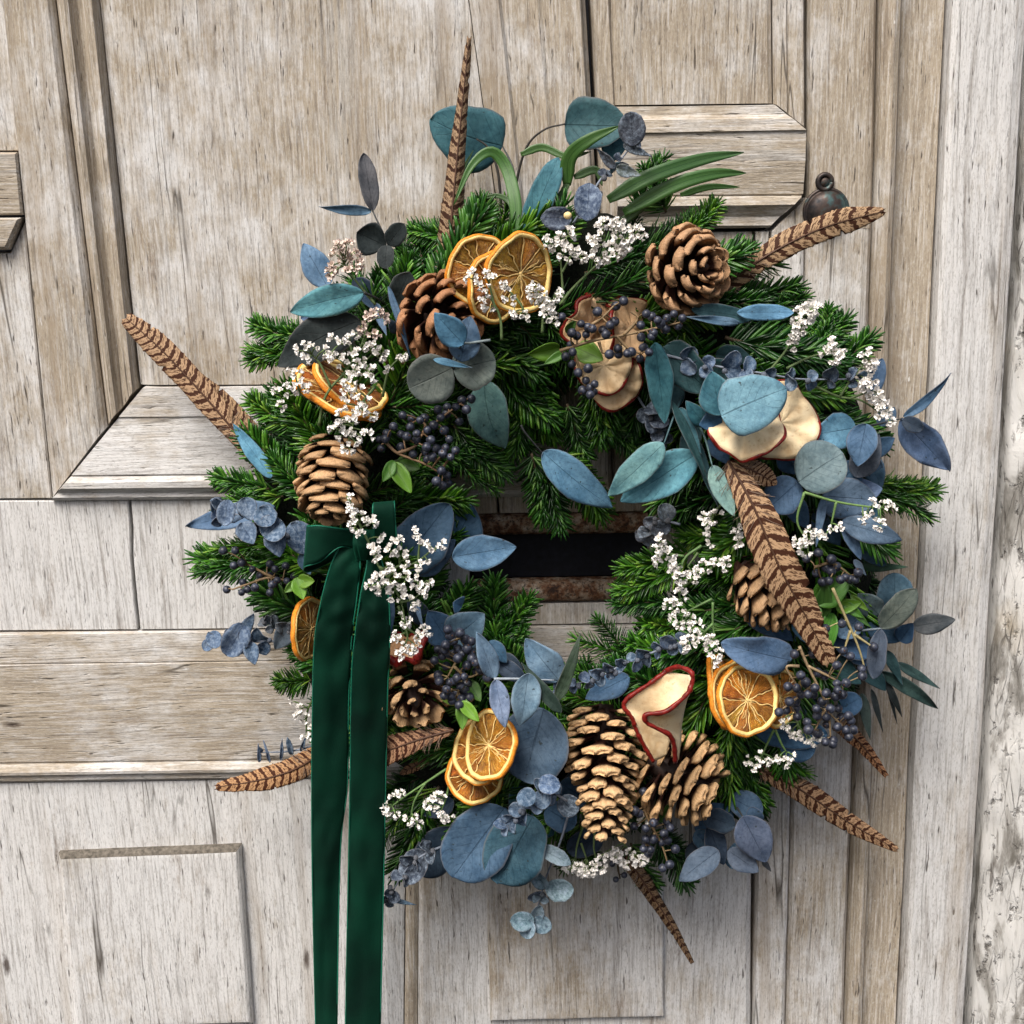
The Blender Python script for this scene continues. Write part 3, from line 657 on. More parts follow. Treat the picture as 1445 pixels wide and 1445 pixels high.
# ---- white flowers
def floret_mesh(white, seed, nfl=6, spread=1.0):
    r_ = random.Random(seed); V, F, mi = [], [], []
    for k in range(nfl):
        th = r_.random()*6.28; ph = math.acos(r_.uniform(-.1, 1)); dirv = Vector((math.sin(ph)*math.cos(th), math.sin(ph)*math.sin(th), math.cos(ph)))
        dirv = (dirv+Vector((0, 0, .35))).normalized(); c = dirv*1.25*spread*r_.uniform(.35, 1.0)
        a = dirv.orthogonal().normalized(); b_ = dirv.cross(a)
        s = r_.uniform(.55, .85)
        base = len(V)      # calyx cone
        for q, (h, rr) in enumerate([(-.8, .04), (-.25, .10), (.02, .10)]):
            for j in range(5):
                an = j*1.2566; V.append(c+dirv*h*s+(a*math.cos(an)+b_*math.sin(an))*rr*s)
        for q in range(2):
            for j in range(5): F.append((base+q*5+j, base+q*5+(j+1) % 5, base+q*5+5+(j+1) % 5, base+q*5+5+j)); mi.append(1)
        for j in range(5):   # petals
            an = j*1.2566+r_.uniform(-.25, .25); rd = a*math.cos(an)+b_*math.sin(an); tg = dirv.cross(rd)
            op = r_.uniform(.35, .95); z = len(V); q_ = s*1.6
            V += [c+rd*.07*q_-tg*.08*q_-dirv*.15*q_, c+rd*.07*q_+tg*.08*q_-dirv*.15*q_, c+rd*.30*op*q_+tg*.21*q_+dirv*.22*q_, c+rd*.56*op*q_+tg*.10*q_+dirv*(.52-.22*op)*q_, c+rd*.56*op*q_-tg*.10*q_+dirv*(.52-.22*op)*q_, c+rd*.30*op*q_-tg*.21*q_+dirv*.22*q_, c+rd*.34*op*q_+dirv*.16*q_]
            F += [(z, z+1, z+2, z+6), (z, z+6, z+5), (z+6, z+2, z+3, z+4), (z+6, z+4, z+5)]; mi += [0]*4
    return mesh_of('blossom', V, F, [M_white if white else M_dusty, M_calyx], mi=mi, smooth=False)
BLO = [floret_mesh(True, s, 6) for s in range(5)]; BLD = [floret_mesh(False, s+50, 7) for s in range(3)]
def flowers(label, pts, stems, d=.135, size=8.4, dusty=False, scol=(.13, .20, .07), down=False):
    t = thing('white_flower_sprig', label, 'flowers', P(stems[0][0][0], stems[0][0][1], d-.03))
    for s in stems: stem(t, s, .0011, scol, dd=d-.006)
    V, F = [], []
    for p in pts:
        x, y = p[0], p[1]; dz = d+rnd.uniform(-.006, .008); c = P(x, y, dz); ds = dusty or (len(p) > 2)
        me = rnd.choice(BLD if ds else BLO); qx, qy = nearest_on(stems, x, y); q = P(qx, qy, d-.006)
        out = (c-q); out = (out.normalized() if out.length > .002 else Vector((rnd.uniform(-1, 1), 0, rnd.uniform(-1, 1))).normalized())+(CAM-c).normalized()*.7
        if down: out = out-Z*.6
        M = Matrix.Translation(c) @ out.to_track_quat('Z', 'Y').to_matrix().to_4x4() @ Matrix.Rotation(rnd.random()*6, 4, 'Z') @ Matrix.Scale(size*.95*rnd.uniform(.85, 1.2)*SC(dz), 4)
        inst('blossom', me, M, t)
        tube_vf(crom([q, q.lerp(c, .5)+Z*.0008, c], 5), .00055, 4, V, F)
    part('stalks', V, F, M_stem, t, color=scol, kind='stuff')
    return t
# ---- fir
def fir_mesh(seed, kind):
    """unit sprig 0.054 m long along +Z, flat side facing -Y"""
    r_ = random.Random(seed); L = .056; V, F = [], []
    bx, by = r_.uniform(-.006, .006), r_.uniform(-.002, .005)
    ax = lambda t: Vector((bx*math.sin(t*2.2), -by*t*t*2, L*t))
    def needle(o, dr, up, ln, w):
        dr = dr.normalized(); sd = dr.cross(up).normalized(); nn = sd.cross(dr); b = len(V); ns = 3
        cv = r_.uniform(-.12, .18)
        for k in range(ns+1):
            t = k/ns; c = o+dr*ln*t+nn*cv*ln*t*t; ww = w*(.55, 1.0, 1.0, .45)[k]; th = w*.32*(1, 1, 1, .5)[k]
            V.extend([c-sd*ww*.5, c+nn*th*.2, c+sd*ww*.5, c-nn*th])
        for k in range(ns):
            for j in range(4): F.append((b+k*4+j, b+k*4+(j+1) % 4, b+k*4+4+(j+1) % 4, b+k*4+4+j))
        F.append((b+ns*4, b+ns*4+1, b+ns*4+2, b+ns*4+3))
    n = 30
    for i in range(n):
        t = .04+.96*i/n; o = ax(t); t2 = ax(min(1, t+.05))-ax(t); t2.normalize()
        sz = (.0195 if kind == 'flat' else .0175)*(1-.30*t**3)*r_.uniform(.82, 1.1)
        if kind == 'flat':
            for sx in (-1, 1):
                fw = .55+.5*t+r_.uniform(-.12, .12)
                needle(o, X*sx+t2*fw+Y*r_.uniform(-.05, .25), Y, sz, .0021)
                if r_.random() < .75: needle(o, X*sx*.55+t2*(fw+.2)+Y*r_.uniform(.45, .8), Y, sz*.8, .0020)
            if r_.random() < .4: needle(o, t2*1.0+Y*.7+X*r_.uniform(-.3, .3), Y, sz*.7, .0019)
        else:
            for k in range(4):
                an = i*2.4+k*1.57+r_.uniform(-.3, .3); rd = X*math.cos(an)+Vector((0, 1, 0))*math.sin(an)
                if rd.y > .75: continue
                needle(o, rd+t2*(.65+.4*t), rd.cross(t2).cross(rd)+rd*.01 if False else t2+Y*.2, sz*r_.uniform(.85, 1.1), .0020)
    for k in range(7):
        an = k*.9; rd = X*math.cos(an)+Y*abs(math.sin(an)); needle(ax(1), rd*.45+Z, Y, .0125*r_.uniform(.8, 1.1), .0016)
    tw, tf = tube_vf([ax(i/8) for i in range(9)], lambda t: .0013*(1-.4*t), 5)
    return mesh_of('fir_needles', V, F, [M_needle]), mesh_of('fir_twig', tw, tf, [M_stem])
FIR = {'flat': [fir_mesh(s, 'flat') for s in range(6)], 'round': [fir_mesh(s+20, 'round') for s in range(5)]}
wc = P(800, 735, .0)
wreath = thing('fir_wreath', 'full round wreath of dark green fir sprigs hanging over the letter slot of the door', 'wreath', P(800, 1060, 0))
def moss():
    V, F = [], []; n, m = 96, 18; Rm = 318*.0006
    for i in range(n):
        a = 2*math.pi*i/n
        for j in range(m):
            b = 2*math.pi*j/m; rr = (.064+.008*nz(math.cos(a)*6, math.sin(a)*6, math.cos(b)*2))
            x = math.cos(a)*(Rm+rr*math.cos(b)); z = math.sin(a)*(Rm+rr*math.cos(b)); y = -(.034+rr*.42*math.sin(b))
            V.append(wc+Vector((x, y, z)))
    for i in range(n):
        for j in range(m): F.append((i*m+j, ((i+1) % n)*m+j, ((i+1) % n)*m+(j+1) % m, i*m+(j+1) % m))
    part('shade_moss_base', V, F, M_moss_shade, wreath)  # moss ring coloured near-black as the deep shade between the sprigs
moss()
nfir = 0
def fir(bx, by, tx, ty, d0=.06, d1=.07, kind=None, tint=None, roll=None):
    global nfir; nfir += 1
    kind = kind or rnd.choice(['flat', 'flat', 'flat', 'round']); me, tw = rnd.choice(FIR[kind])
    B, T = P(bx, by, d0), P(tx, ty, d1); A = T-B; z = A.normalized(); view = (CAM-B).normalized()
    x = z.cross(view).normalized(); y = z.cross(x)      # y away from camera
    rl = R(roll if roll is not None else rnd.uniform(-35, 35)); x, y = x*math.cos(rl)+y*math.sin(rl), y*math.cos(rl)-x*math.sin(rl)
    s = min(A.length*.88/.056, 1.7); ss = max(.85, min(s, 1.25))
    M = basis(x*ss, y*ss, z*s, B)
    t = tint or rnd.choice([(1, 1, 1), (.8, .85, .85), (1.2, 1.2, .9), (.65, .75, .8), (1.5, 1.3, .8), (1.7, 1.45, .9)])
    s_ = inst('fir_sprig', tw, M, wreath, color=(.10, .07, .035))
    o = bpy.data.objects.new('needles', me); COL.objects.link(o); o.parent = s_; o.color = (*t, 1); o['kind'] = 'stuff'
CX, CY = 800, 735
ROUT = [(0, 462), (20, 480), (45, 465), (62, 470), (90, 462), (110, 478), (130, 520), (150, 440), (175, 455), (190, 480), (205, 455), (215, 480), (232, 470), (245, 452), (258, 432), (270, 448), (285, 480), (305, 472), (318, 462), (330, 488), (345, 468), (360, 462)]
def rout(a):
    a %= 360
    for (a0, r0), (a1, r1) in zip(ROUT, ROUT[1:]):
        if a0 <= a <= a1: return r0+(r1-r0)*(a-a0)/(a1-a0)
def ringfir(n, rb, rt, d0, d1, sw, jr=18, ja=4, tint=None, off=0.0):
    for i in range(n):
        a = 360*(i+off)/n+rnd.uniform(-ja, ja); b = a+sw+rnd.uniform(-8, 8)
        r0 = rb+rnd.uniform(-jr, jr); r1 = (rt(b) if callable(rt) else rt)+rnd.uniform(-jr, jr)
        x0, y0 = CX+r0*math.cos(R(a)), CY+r0*math.sin(R(a)); x1, y1 = CX+r1*math.cos(R(b)), CY+r1*math.sin(R(b))
        fir(x0, y0, x1, y1, d0+rnd.uniform(-.006, .006), d1+rnd.uniform(-.006, .006), tint=tint)
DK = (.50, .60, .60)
RIN = [(0, 105), (30, 135), (60, 165), (90, 170), (120, 160), (150, 150), (180, 130), (210, 120), (240, 125), (270, 110), (300, 105), (330, 95), (360, 105)]
def rin(a):
    a %= 360
    for (a0, r0), (a1, r1) in zip(RIN, RIN[1:]):
        if a0 <= a <= a1: return r0+(r1-r0)*(a-a0)/(a1-a0)
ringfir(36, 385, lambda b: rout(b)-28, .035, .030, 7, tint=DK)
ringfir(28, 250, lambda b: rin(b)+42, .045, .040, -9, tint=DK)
ringfir(32, 365, lambda b: rout(b)-12, .068, .060, 10, off=.4)
ringfir(30, 265, lambda b: rin(b)+30, .068, .062, 14, off=.3)
ringfir(28, 345, 445, .082, .078, 16, off=.2)
ringfir(28, 320, 225, .082, .078, 20, off=.6)
ringfir(22, 290, 380, .080, .088, 26, off=.1)
for f in [(425, 475, 358, 455), (440, 505, 352, 485), (435, 470, 350, 505), (420, 600, 352, 560), (440, 560, 370, 590), (470, 600, 392, 570), (380, 690, 296, 668), (400, 700, 310, 720), (395, 790, 268, 782), (385, 800, 278, 815), (400, 760, 300, 770),
          (440, 870, 372, 860), (440, 960, 384, 958), (600, 395, 598, 318), (640, 340, 575, 335), (590, 400, 560, 350), (690, 350, 668, 280), (700, 340, 705, 278), (940, 300, 905, 235), (900, 300, 945, 220), (960, 330, 1010, 285), (1010, 380, 1062, 342),
          (1030, 420, 1128, 392), (1080, 440, 1135, 412), (1120, 520, 1190, 440), (1140, 540, 1226, 465), (1150, 500, 1165, 430), (1130, 500, 1222, 500), (1225, 705, 1322, 700), (1220, 690, 1308, 735), (1210, 680, 1290, 672), (1190, 760, 1262, 775),
          (1040, 1020, 1060, 1150), (1060, 1060, 1140, 1085), (1030, 1040, 1085, 1130), (920, 1170, 960, 1250), (890, 1190, 930, 1245), (930, 1180, 985, 1215), (600, 1120, 552, 1225), (585, 1130, 540, 1200), (620, 1110, 575, 1195), (820, 1160, 800, 1225), (790, 1170, 840, 1225),
          (700, 930, 705, 810), (690, 920, 745, 830), (690, 940, 740, 880), (770, 650, 800, 748), (750, 640, 765, 740), (780, 640, 850, 735), (850, 590, 905, 640), (960, 800, 865, 835), (950, 850, 862, 855), (975, 780, 868, 800), (900, 940, 805, 905), (880, 960, 800, 935), (890, 930, 835, 870),
          (1050, 960, 985, 1010), (560, 1000, 470, 1000), (640, 600, 720, 668), (660, 570, 752, 640), (700, 560, 790, 622), (640, 640, 700, 690), (650, 560, 690, 655), (740, 560, 720, 650), (800, 570, 830, 650), (620, 850, 700, 850)]:
    fir(*f, .07, .06, kind=None, roll=rnd.uniform(-20, 20))
# ---- pine cones
def scale_mesh(seed, tipw=.42, point=.2, curl=.10, ws=None):
    r_ = random.Random(seed); n, m = 7, 4; V, F, UV = [], [], []
    ys = [0, .25, .5, .68, .80, .90, .97, 1.0]; ws = ws or [.10, .17, .27, .36, .42, .43, .34, .34*(1-point)]
    hs = [.03, .04, .05, .08, .13, .15, .12, .09]
    for top in (1, 0):
        for i in range(n+1):
            for j in range(m+1):
                v = -1+2*j/m; x = v*ws[i]*(tipw/.42)
                z = curl*ys[i]**3+(.05*(v*v) if top else -.02*(1-v*v)-hs[i]*(1-.55*v*v)); y = ys[i]-.10*v*v*(ys[i] > .9)
                if top: z += .02*(1-v*v)
                V.append(Vector((x, y, z+r_.uniform(-.006, .006)))); UV.append((ys[i]+(0 if top else .10), j/m))
    k = (n+1)*(m+1); idx = lambda t, i, j: t*k+i*(m+1)+j
    for i in range(n):
        for j in range(m):
            F.append((idx(0, i, j), idx(0, i, j+1), idx(0, i+1, j+1), idx(0, i+1, j))); F.append((idx(1, i+1, j), idx(1, i+1, j+1), idx(1, i, j+1), idx(1, i, j)))
    for i in range(n): F.append((idx(0, i, 0), idx(0, i+1, 0), idx(1, i+1, 0), idx(1, i, 0))); F.append((idx(1, i, m), idx(1, i+1, m), idx(0, i+1, m), idx(0, i, m)))
    for j in range(m): F.append((idx(0, n, j), idx(0, n, j+1), idx(1, n, j+1), idx(1, n, j)))
    return mesh_of('scale', V, F, [M_scale], UV)
SCL_ = 0
SCL = {'round': [scale_mesh(s, .50, .10, .22) for s in range(3)], 'point': [scale_mesh(s+9, .42, .55, .06, [.10, .15, .24, .42, .50, .44, .24, .10]) for s in range(3)], 'blunt': [scale_mesh(s+5, .40, .30, .12) for s in range(3)]}
def cone(label, cx, cy, tipdir, out, length, rad, n, col, kind, e0=15, e1=60, d=.115, prof=None, scl=1.0, wide=1.0, thk=.7, jit=.10):
    """cx,cy px centre; tipdir (dx,dy) px direction of the tip, out = how much it points to the camera"""
    s = SC(d); view = (CAM-P(cx, cy, d)).normalized(); ax = (RGT*tipdir[0]-UP*tipdir[1]); ax.normalize()
    ax = (ax*math.cos(R(out))+view*math.sin(R(out))).normalized(); C = P(cx, cy, d); Lg = length*s; Rd = rad*s
    t = thing('pine_cone', label, 'pine cone', C-view*Rd*.6); a = ax.orthogonal().normalized(); b = ax.cross(a); base = C-ax*Lg*.5
    prof = prof or (lambda u: math.sin(math.pi*(.16+.80*u))**.8)
    V, F = tube_vf([base+ax*Lg*(i/10*.93) for i in range(11)], lambda u: Rd*.30*max(.12, prof(u)), 10); part('core', V, F, M_stem, t, color=(.035, .017, .012))
    for i in range(n):
        u = (i+.5)/n; an = i*2.39996+rnd.uniform(-jit, jit); rr = prof(u)*Rd
        rad_ = a*math.cos(an)+b*math.sin(an); el = R(e0+(e1-e0)*u+rnd.uniform(-7, 7)); dr = rad_*math.cos(el)+ax*math.sin(el)
        core = Rd*.12*prof(u); ln = max(rr-core, Rd*.25)/max(.5, math.cos(el)*.9)*scl*rnd.uniform(.88, 1.10)
        ln = min(ln, Rd*1.25)
        o = base+ax*(Lg*(.03+.90*u)-ln*math.sin(el)*.62)+rad_*core
        xx = dr.cross(ax); xx.normalize(); zz = xx.cross(dr)
        if zz.dot(ax) < 0: xx, zz = -xx, -zz
        wf = ln*wide*(1+.22*rnd.uniform(-1, 1)); M = basis(xx*wf, dr*ln, zz*ln*thk, o)
        if M.to_3x3().determinant() < 0: M = basis(-xx*wf, dr*ln, zz*ln*thk, o)
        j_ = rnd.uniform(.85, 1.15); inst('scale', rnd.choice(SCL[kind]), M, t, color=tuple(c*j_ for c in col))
    return t
# ---- dried orange slices
def ell_frame(cx, cy, rx, ry, rot, d, flip=1):
    if ry > rx: rx, ry, rot = ry, rx, rot+90
    C = P(cx, cy, d); view = (CAM-C).normalized(); right = RGT; up = view.cross(right).normalized(); right = up.cross(view).normalized()
    if up.dot(UP) < 0: up = -up
    ma = right*math.cos(R(rot))-up*math.sin(R(rot)); mi = -right*math.sin(R(rot))-up*math.cos(R(rot))
    ct = min(1, ry/rx); st = math.sqrt(max(0, 1-ct*ct))*flip; mi3 = mi*ct+view*st; nn = ma.cross(mi3)
    if nn.dot(view) < 0: nn = -nn
    return C, ma, mi3, nn, rx*SC(d)
def orange(label, cx, cy, rx, ry, rot=0, d=.12, flip=1, th=.0038, tint=(1, 1, 1), seed=0, seedpos=None, group=None):
    C, ax, ay, nn, r = ell_frame(cx, cy, rx, ry, rot, d, flip); r_ = random.Random(seed)
    t = thing('orange_slice', label, 'orange slice', C, group)
    wob = lambda a: 1+.03*math.sin(2*a+seed)+.022*math.sin(5*a+seed*2)+.012*math.sin(11*a+seed)
    wz = lambda a: .0022*math.sin(2*a+seed*3)+.0006*math.sin(5*a+seed)
    def ringmesh(prof, name, mat):
        n = 64; V, F = [], []
        for k in range(n):
            a = 2*math.pi*k/n
            for (rr, h) in prof:
                q = 1+.012*nz(math.cos(a)*5, math.sin(a)*5, seed+rr*3)
                V.append(C+(ax*math.cos(a)+ay*math.sin(a))*r*rr*wob(a)*q+nn*(h+wz(a)+.0004*nz(a*6, rr*9, seed)))
        m = len(prof)
        for k in range(n):
            k2 = (k+1) % n
            for j in range(m): F.append((k*m+j, k*m+(j+1) % m, k2*m+(j+1) % m, k2*m+j))
        return part(name, V, F, mat, t)
    ringmesh([(.955, th*.5), (1.0, th*.35), (1.01, -th*.2), (.99, -th*.6), (.93, -th*.6)], 'peel', M_peel)
    ringmesh([(.855, th*.15), (.875, th*.45), (.92, th*.56), (.965, th*.48), (.96, -th*.5), (.855, -th*.3)], 'pith', M_pith)
    # back membrane disc
    V, F = [C-nn*th*.25], []; n = 40
    for k in range(n):
        a = 2*math.pi*k/n; V.append(C+(ax*math.cos(a)+ay*math.sin(a))*r*.85*wob(a)-nn*(th*.25-wz(a)))
    for k in range(n): F.append((0, 1+k, 1+(k+1) % n))
    part('membrane', V, F, M_pulp, t, uvs=[(0, 0)]+[(1, k/n) for k in range(n)], color=tuple(.6*c for c in tint), thick=.0006)
    ns = 10; cuts = [2*math.pi*(k+r_.uniform(-.30, .30))/ns+seed for k in range(ns)]
    for k in range(ns):
        a0, a1 = cuts[k], cuts[(k+1) % ns]+(2*math.pi if k == ns-1 else 0); g = .035; V, F, UV = [], [], []; ni, nj = 6, 6
        for i in range(ni+1):
            u = .05+.83*i/ni
            for j in range(nj+1):
                s = j/nj; gg = min(g/(u+.05)*.55, .4*(a1-a0)); a = a0+gg+(a1-a0-2*gg)*s
                edge = min(1, 4*s*(1-s)*1.6)*min(1, 5*(1-i/ni)+.15)*min(1, .3+i/ni*3)
                h = th*(-.12+.20*edge)+.0007*nz(u*9+k*3, s*4, seed)
                V.append(C+(ax*math.cos(a)+ay*math.sin(a))*r*u*(1-.0*s)*wob(a)+nn*(h+wz(a)*u)); UV.append((i/ni+k*3.1, s+k*1.7+seed))
        for i in range(ni):
            for j in range(nj): q = i*(nj+1)+j; F.append((q, q+1, q+nj+2, q+nj+1))
        part('segment', V, F, M_pulp, t, uvs=UV, color=tuple(c*r_.uniform(.8, 1.1) for c in tint), thick=.0012)
    # thin cream membranes and fibres
    V, F = [], []
    for k in range(ns):
        a = cuts[k]; pts = []
        for i in range(8):
            u = .02+.86*i/7; aa = a+r_.uniform(-.11, .11)*(u < .8)/(u+.3)*.6; pts.append(C+(ax*math.cos(aa)+ay*math.sin(aa))*r*u*wob(aa)+nn*(th*.10+wz(aa)*u+r_.uniform(-.0002, .0004)))
        tube_vf(crom(pts, 14), .00050, 5, V, F)
        for q in range(3):
            a2 = a+r_.uniform(.1, .5); u0, u1 = r_.uniform(.05, .4), r_.uniform(.5, .84); pts = [C+(ax*math.cos(a2+(u-u0)*w_)+ay*math.sin(a2+(u-u0)*w_))*r*u+nn*(th*.12+r_.uniform(0, .0005)) for u, w_ in [(u0+(u1-u0)*z/4, r_.uniform(-.3, .3)) for z in range(5)]]
            tube_vf(crom(pts, 8), .00025, 4, V, F)
    part('fibres', V, F, M_memb, t, kind='stuff')
    V, F = lathe([(r*.055, 0), (r*.05, .0006), (r*.02, .001)], C+nn*th*.08, ax, ay, nn, 10); part('centre', V, F, M_memb, t)
    if seedpos:
        sp = C+ax*r*seedpos[0]+ay*r*seedpos[1]+nn*th*.45; V, F = ico(1, 2); V = [sp+ax*v.x*.0034+ay*v.y*.0052*(1-.25*v.y)+nn*v.z*.0014 for v in V]; part('seed', V, F, M_seed, t)
    return t
# ---- feathers
def feather(label, path, width, bars=14, tint=(1, 1, 1), d=.11, roll=0, split=(), name='feather', wprof=None, asym=0.0, group=None, camber=.10, n=110):
    pts = [(p[0], p[1], p[2] if len(p) > 2 else d) for p in path]; q = crom(pts, n+1); W = [P(*p) for p in q]
    t = thing(name, label, 'feather', W[0], group); wprof = wprof or (lambda u: (min(1, .35+u*2.2))*(1-max(0, (u-.55)/.45)**2.2)**.8)
    w = width*.90*SC(d)/2; Ltot = sum((W[i+1]-W[i]).length for i in range(n)); s0 = rnd.random()*30
    gaps = [(rnd.uniform(.08, .9), rnd.choice((-1, 1)), rnd.uniform(.2, .6)) for _ in range(3)]
    for side in (-1, 1):
        V, F, UV = [], [], []; m = 7
        for i in range(n+1):
            u = i/n; tg = (W[min(i+1, n)]-W[max(i-1, 0)]).normalized(); view = (CAM-W[i]).normalized(); S = tg.cross(view).normalized(); N = S.cross(tg)
            if N.dot(view) < 0: N = -N
            S = S*math.cos(R(roll))+N*math.sin(R(roll))
            ww = w*max(.02, wprof(u))*(1+side*asym)*(1+.05*nz(u*60+s0, side, 0)+.11*nz(u*6+s0, side, 4)+(.10*rnd.random() if rnd.random() < .12 else 0))
            notch = 0
            for gq in gaps:
                if gq[1] == side: notch = max(notch, max(0, 1-abs(u-gq[0])/.010)*gq[2])
            for (su, sd, dep) in split:
                if sd == side: notch = max(notch, max(0, 1-abs(u-su)/.012)*dep)
            for j in range(m+1):
                v = j/m; vv = v*(1-notch*(v > .35)); sweep = tg*w*.55*v*v*(1-u*.6)
                rip = nz(u*70+s0, side*2, v)*.0006*v
                V.append(W[i]+S*side*ww*vv+sweep-N*(camber*ww*v*v*2)+N*rip); UV.append((u*bars*1.22, v*side*1.0))
        for i in range(n):
            for j in range(m): k = i*(m+1)+j; F.append((k, k+1, k+m+2, k+m+1))
        part('vane', V, F, M_feather, t, UV, color=tint, thick=.0004)
    V, F = tube_vf([p+(CAM-p).normalized()*.0006 for p in W], lambda u: .0011*(1-.8*u), 6); part('quill', V, F, M_quill, t)
    # loose downy barbs at the root
    V, F = [], []
    for k in range(26):
        i = int(rnd.uniform(0, .30)*n); tg = (W[i+1]-W[i]).normalized(); view = (CAM-W[i]).normalized(); S = tg.cross(view).normalized()*rnd.choice([-1, 1])
        e = W[i]+S*w*rnd.uniform(.8, 1.25)+tg*w*rnd.uniform(.3, 1.1); tube_vf(crom([W[i], (W[i]+e)/2+tg*.001, e], 6), .00022, 3, V, F)
    part('down', V, F, M_stem, t, color=(.30, .21, .15), kind='stuff')
    return t
def loft(name, Lp, Rp, mat, parent, n=40, m=8, bulge=0.0, dd=.1, thick=.0012, color=None, uvs=True, wav=0, sharp=False):
    A = crom(W3(Lp, dd), n+1); B = crom(W3(Rp, dd), n+1); V, F, UV = [], [], []
    for i in range(n+1):
        for j in range(m+1):
            t = j/m; p = A[i].lerp(B[i], t); view = (CAM-p).normalized()
            V.append(p+view*(bulge*math.sin(math.pi*t)*(A[i]-B[i]).length+wav*nz(i*.15, t*2, 3))); UV.append((i/n, t))
    for i in range(n):
        for j in range(m): k = i*(m+1)+j; F.append((k, k+1, k+m+2, k+m+1))
    return part(name, V, F, mat, parent, UV, thick=thick, color=color), A, B
def apple(label, cx, cy, rx, ry, rot=0, d=.11, flip=1, seed=0, wave=.0035, tint=(1, 1, 1), nw=3, th=.003, skin=.0014):
    C, ax, ay, nn, r = ell_frame(cx, cy, rx, ry, rot, d, flip); t = thing('apple_slice', label, 'apple slice', C); n, m = 72, 9; V, F = [], []
    def pt(a, u, h=0):
        wb = 1+.05*math.sin(3*a+seed)+.035*math.sin(5*a+2*seed)+.02*nz(math.cos(a)*4, math.sin(a)*4, seed)
        zz = wave*(math.sin(nw*a+seed)*u**2.5+.35*math.sin(7*a+seed*2)*u**4)+.0012*math.sin(9*a+seed+u*2)*u+.0012*nz(math.cos(a)*u*3, math.sin(a)*u*3, seed+4)*2
        return C+(ax*math.cos(a)+ay*math.sin(a))*r*u*wb+nn*(zz+h)
    for k in range(n):
        for j in range(m): V.append(pt(2*math.pi*k/n, .04+.95*j/(m-1)))
    for k in range(n):
        for j in range(m-1): F.append((k*m+j, k*m+j+1, ((k+1) % n)*m+j+1, ((k+1) % n)*m+j))
    F.append(tuple(k*m for k in range(n)))
    part('flesh', V, F, M_apple, t, thick=th, color=tint)
    V, F = [], []; ring = [pt(2*math.pi*k/n, 1.0)-nn*.0004+Vector((0, 0, nz(k*.6, seed, 0)*.0006)) for k in range(n+1)]
    tube_vf(ring, lambda u: skin*(1+.35*math.sin(u*37+seed)), 7, V, F); part('skin', V, F, M_skin, t)
    return t
def blade(parent, path, w, col=(.035, .16, .02), d=.10, n=24, fold=.15, tipf=1.0):
    pts = [(p[0], p[1], p[2] if len(p) > 2 else d) for p in path]; W = [P(*p) for p in crom(pts, n+1)]; V, F, UV = [], [], []; ww = w*SC(d)/2
    for i in range(n+1):
        u = i/n; tg = (W[min(i+1, n)]-W[max(i-1, 0)]).normalized(); view = (CAM-W[i]).normalized(); S = tg.cross(view).normalized(); N = S.cross(tg)
        if N.dot(view) < 0: N = -N
        f = max(.02, min(1, .5+u*3)*(1-u**(3.0*tipf))**.8)
        for j in range(5):
            v = -1+j/2; V.append(W[i]+S*v*ww*f+N*(abs(v)*fold*ww-.15*ww)); UV.append((u, (v+1)/2))
    for i in range(n):
        for j in range(4): k = i*5+j; F.append((k, k+1, k+6, k+5))
    return part('leaf', V, F, M_green, parent, UV, color=col, thick=.0004)
def greens(label, leaves=(), blades=(), stems=(), d=.1, cat='green leaves', name='green_leaf_sprig', scol=(.06, .12, .03)):
    src = leaves[0] if leaves else blades[0][0][0]
    t = thing(name, label, cat, P(src[0], src[1], d-.02))
    for s in stems: stem(t, s, .0009, scol, dd=d-.004)
    for l in leaves:
        kw = dict(mat=M_green, d0=d, fold=.22, n=10, m=6); kw.update(l[6] if len(l) > 6 else {})
        leaf(t, *l[:5], l[5], **kw)
    for b in blades: blade(t, *b[:2], **(b[2] if len(b) > 2 else {}))
    return t
# ================================================================ THE DECORATIONS
DG = (.010, .055, .012); BG = (.11, .26, .008); MG = (.022, .11, .012)
# ---- top
sprig('broad blue heart shaped eucalyptus leaf behind the tall upright feather', [(709, 206, 607, 168, 92, 'teal', 'heart', dict(d0=.035, d1=.045, curve=-.05, fold=-.08, roll=-8))], [[(728, 262, .06), (722, 232, .05), (709, 206, .035)]])
sprig('dark green broad eucalyptus leaf on an arching brown stem above the orange slices', [(797, 175, 886, 178, 80, 'dteal', 'heart', dict(d0=.07, d1=.075, roll=10)), (868, 186, 860, 231, 36, 'teal', 'ovate', dict(d0=.065, d1=.07))],
      [[(722, 330, .06), (728, 262, .06), (743, 208, .065), (768, 183, .07), (797, 175, .07)], [(708, 300, .055), (702, 240, .055), (688, 208, .055), (672, 196, .055)]], scol=(.04, .035, .03), srad=.0012)
sprig('single grey teal oblong leaf leaning right above the orange slices', [(741, 332, 788, 222, 36, 'teal', 'oblong', dict(d0=.085, d1=.08, fold=.02))])
sprig('two thin slate leaves on a bare twig above the upper left of the wreath', [(526, 298, 513, 216, 25, 'brownish', 'oblong', dict(d0=.05, d1=.045)), (524, 298, 450, 292, 15, 'lilac', 'lance', dict(d0=.05, d1=.05))], [[(552, 352, .06), (540, 328, .055), (526, 298, .05)]])
sprig('black green butterfly like leaves just under the bare twig at upper left', [(546, 348, 503, 328, 46, 'black', 'obov', dict(d0=.075)), (547, 346, 571, 316, 27, 'black', 'oblong', dict(d0=.08)), (546, 346, 543, 379, 24, 'black', 'round', dict(d0=.085))], [[(556, 420, .07), (550, 380, .07), (546, 346, .075)]])
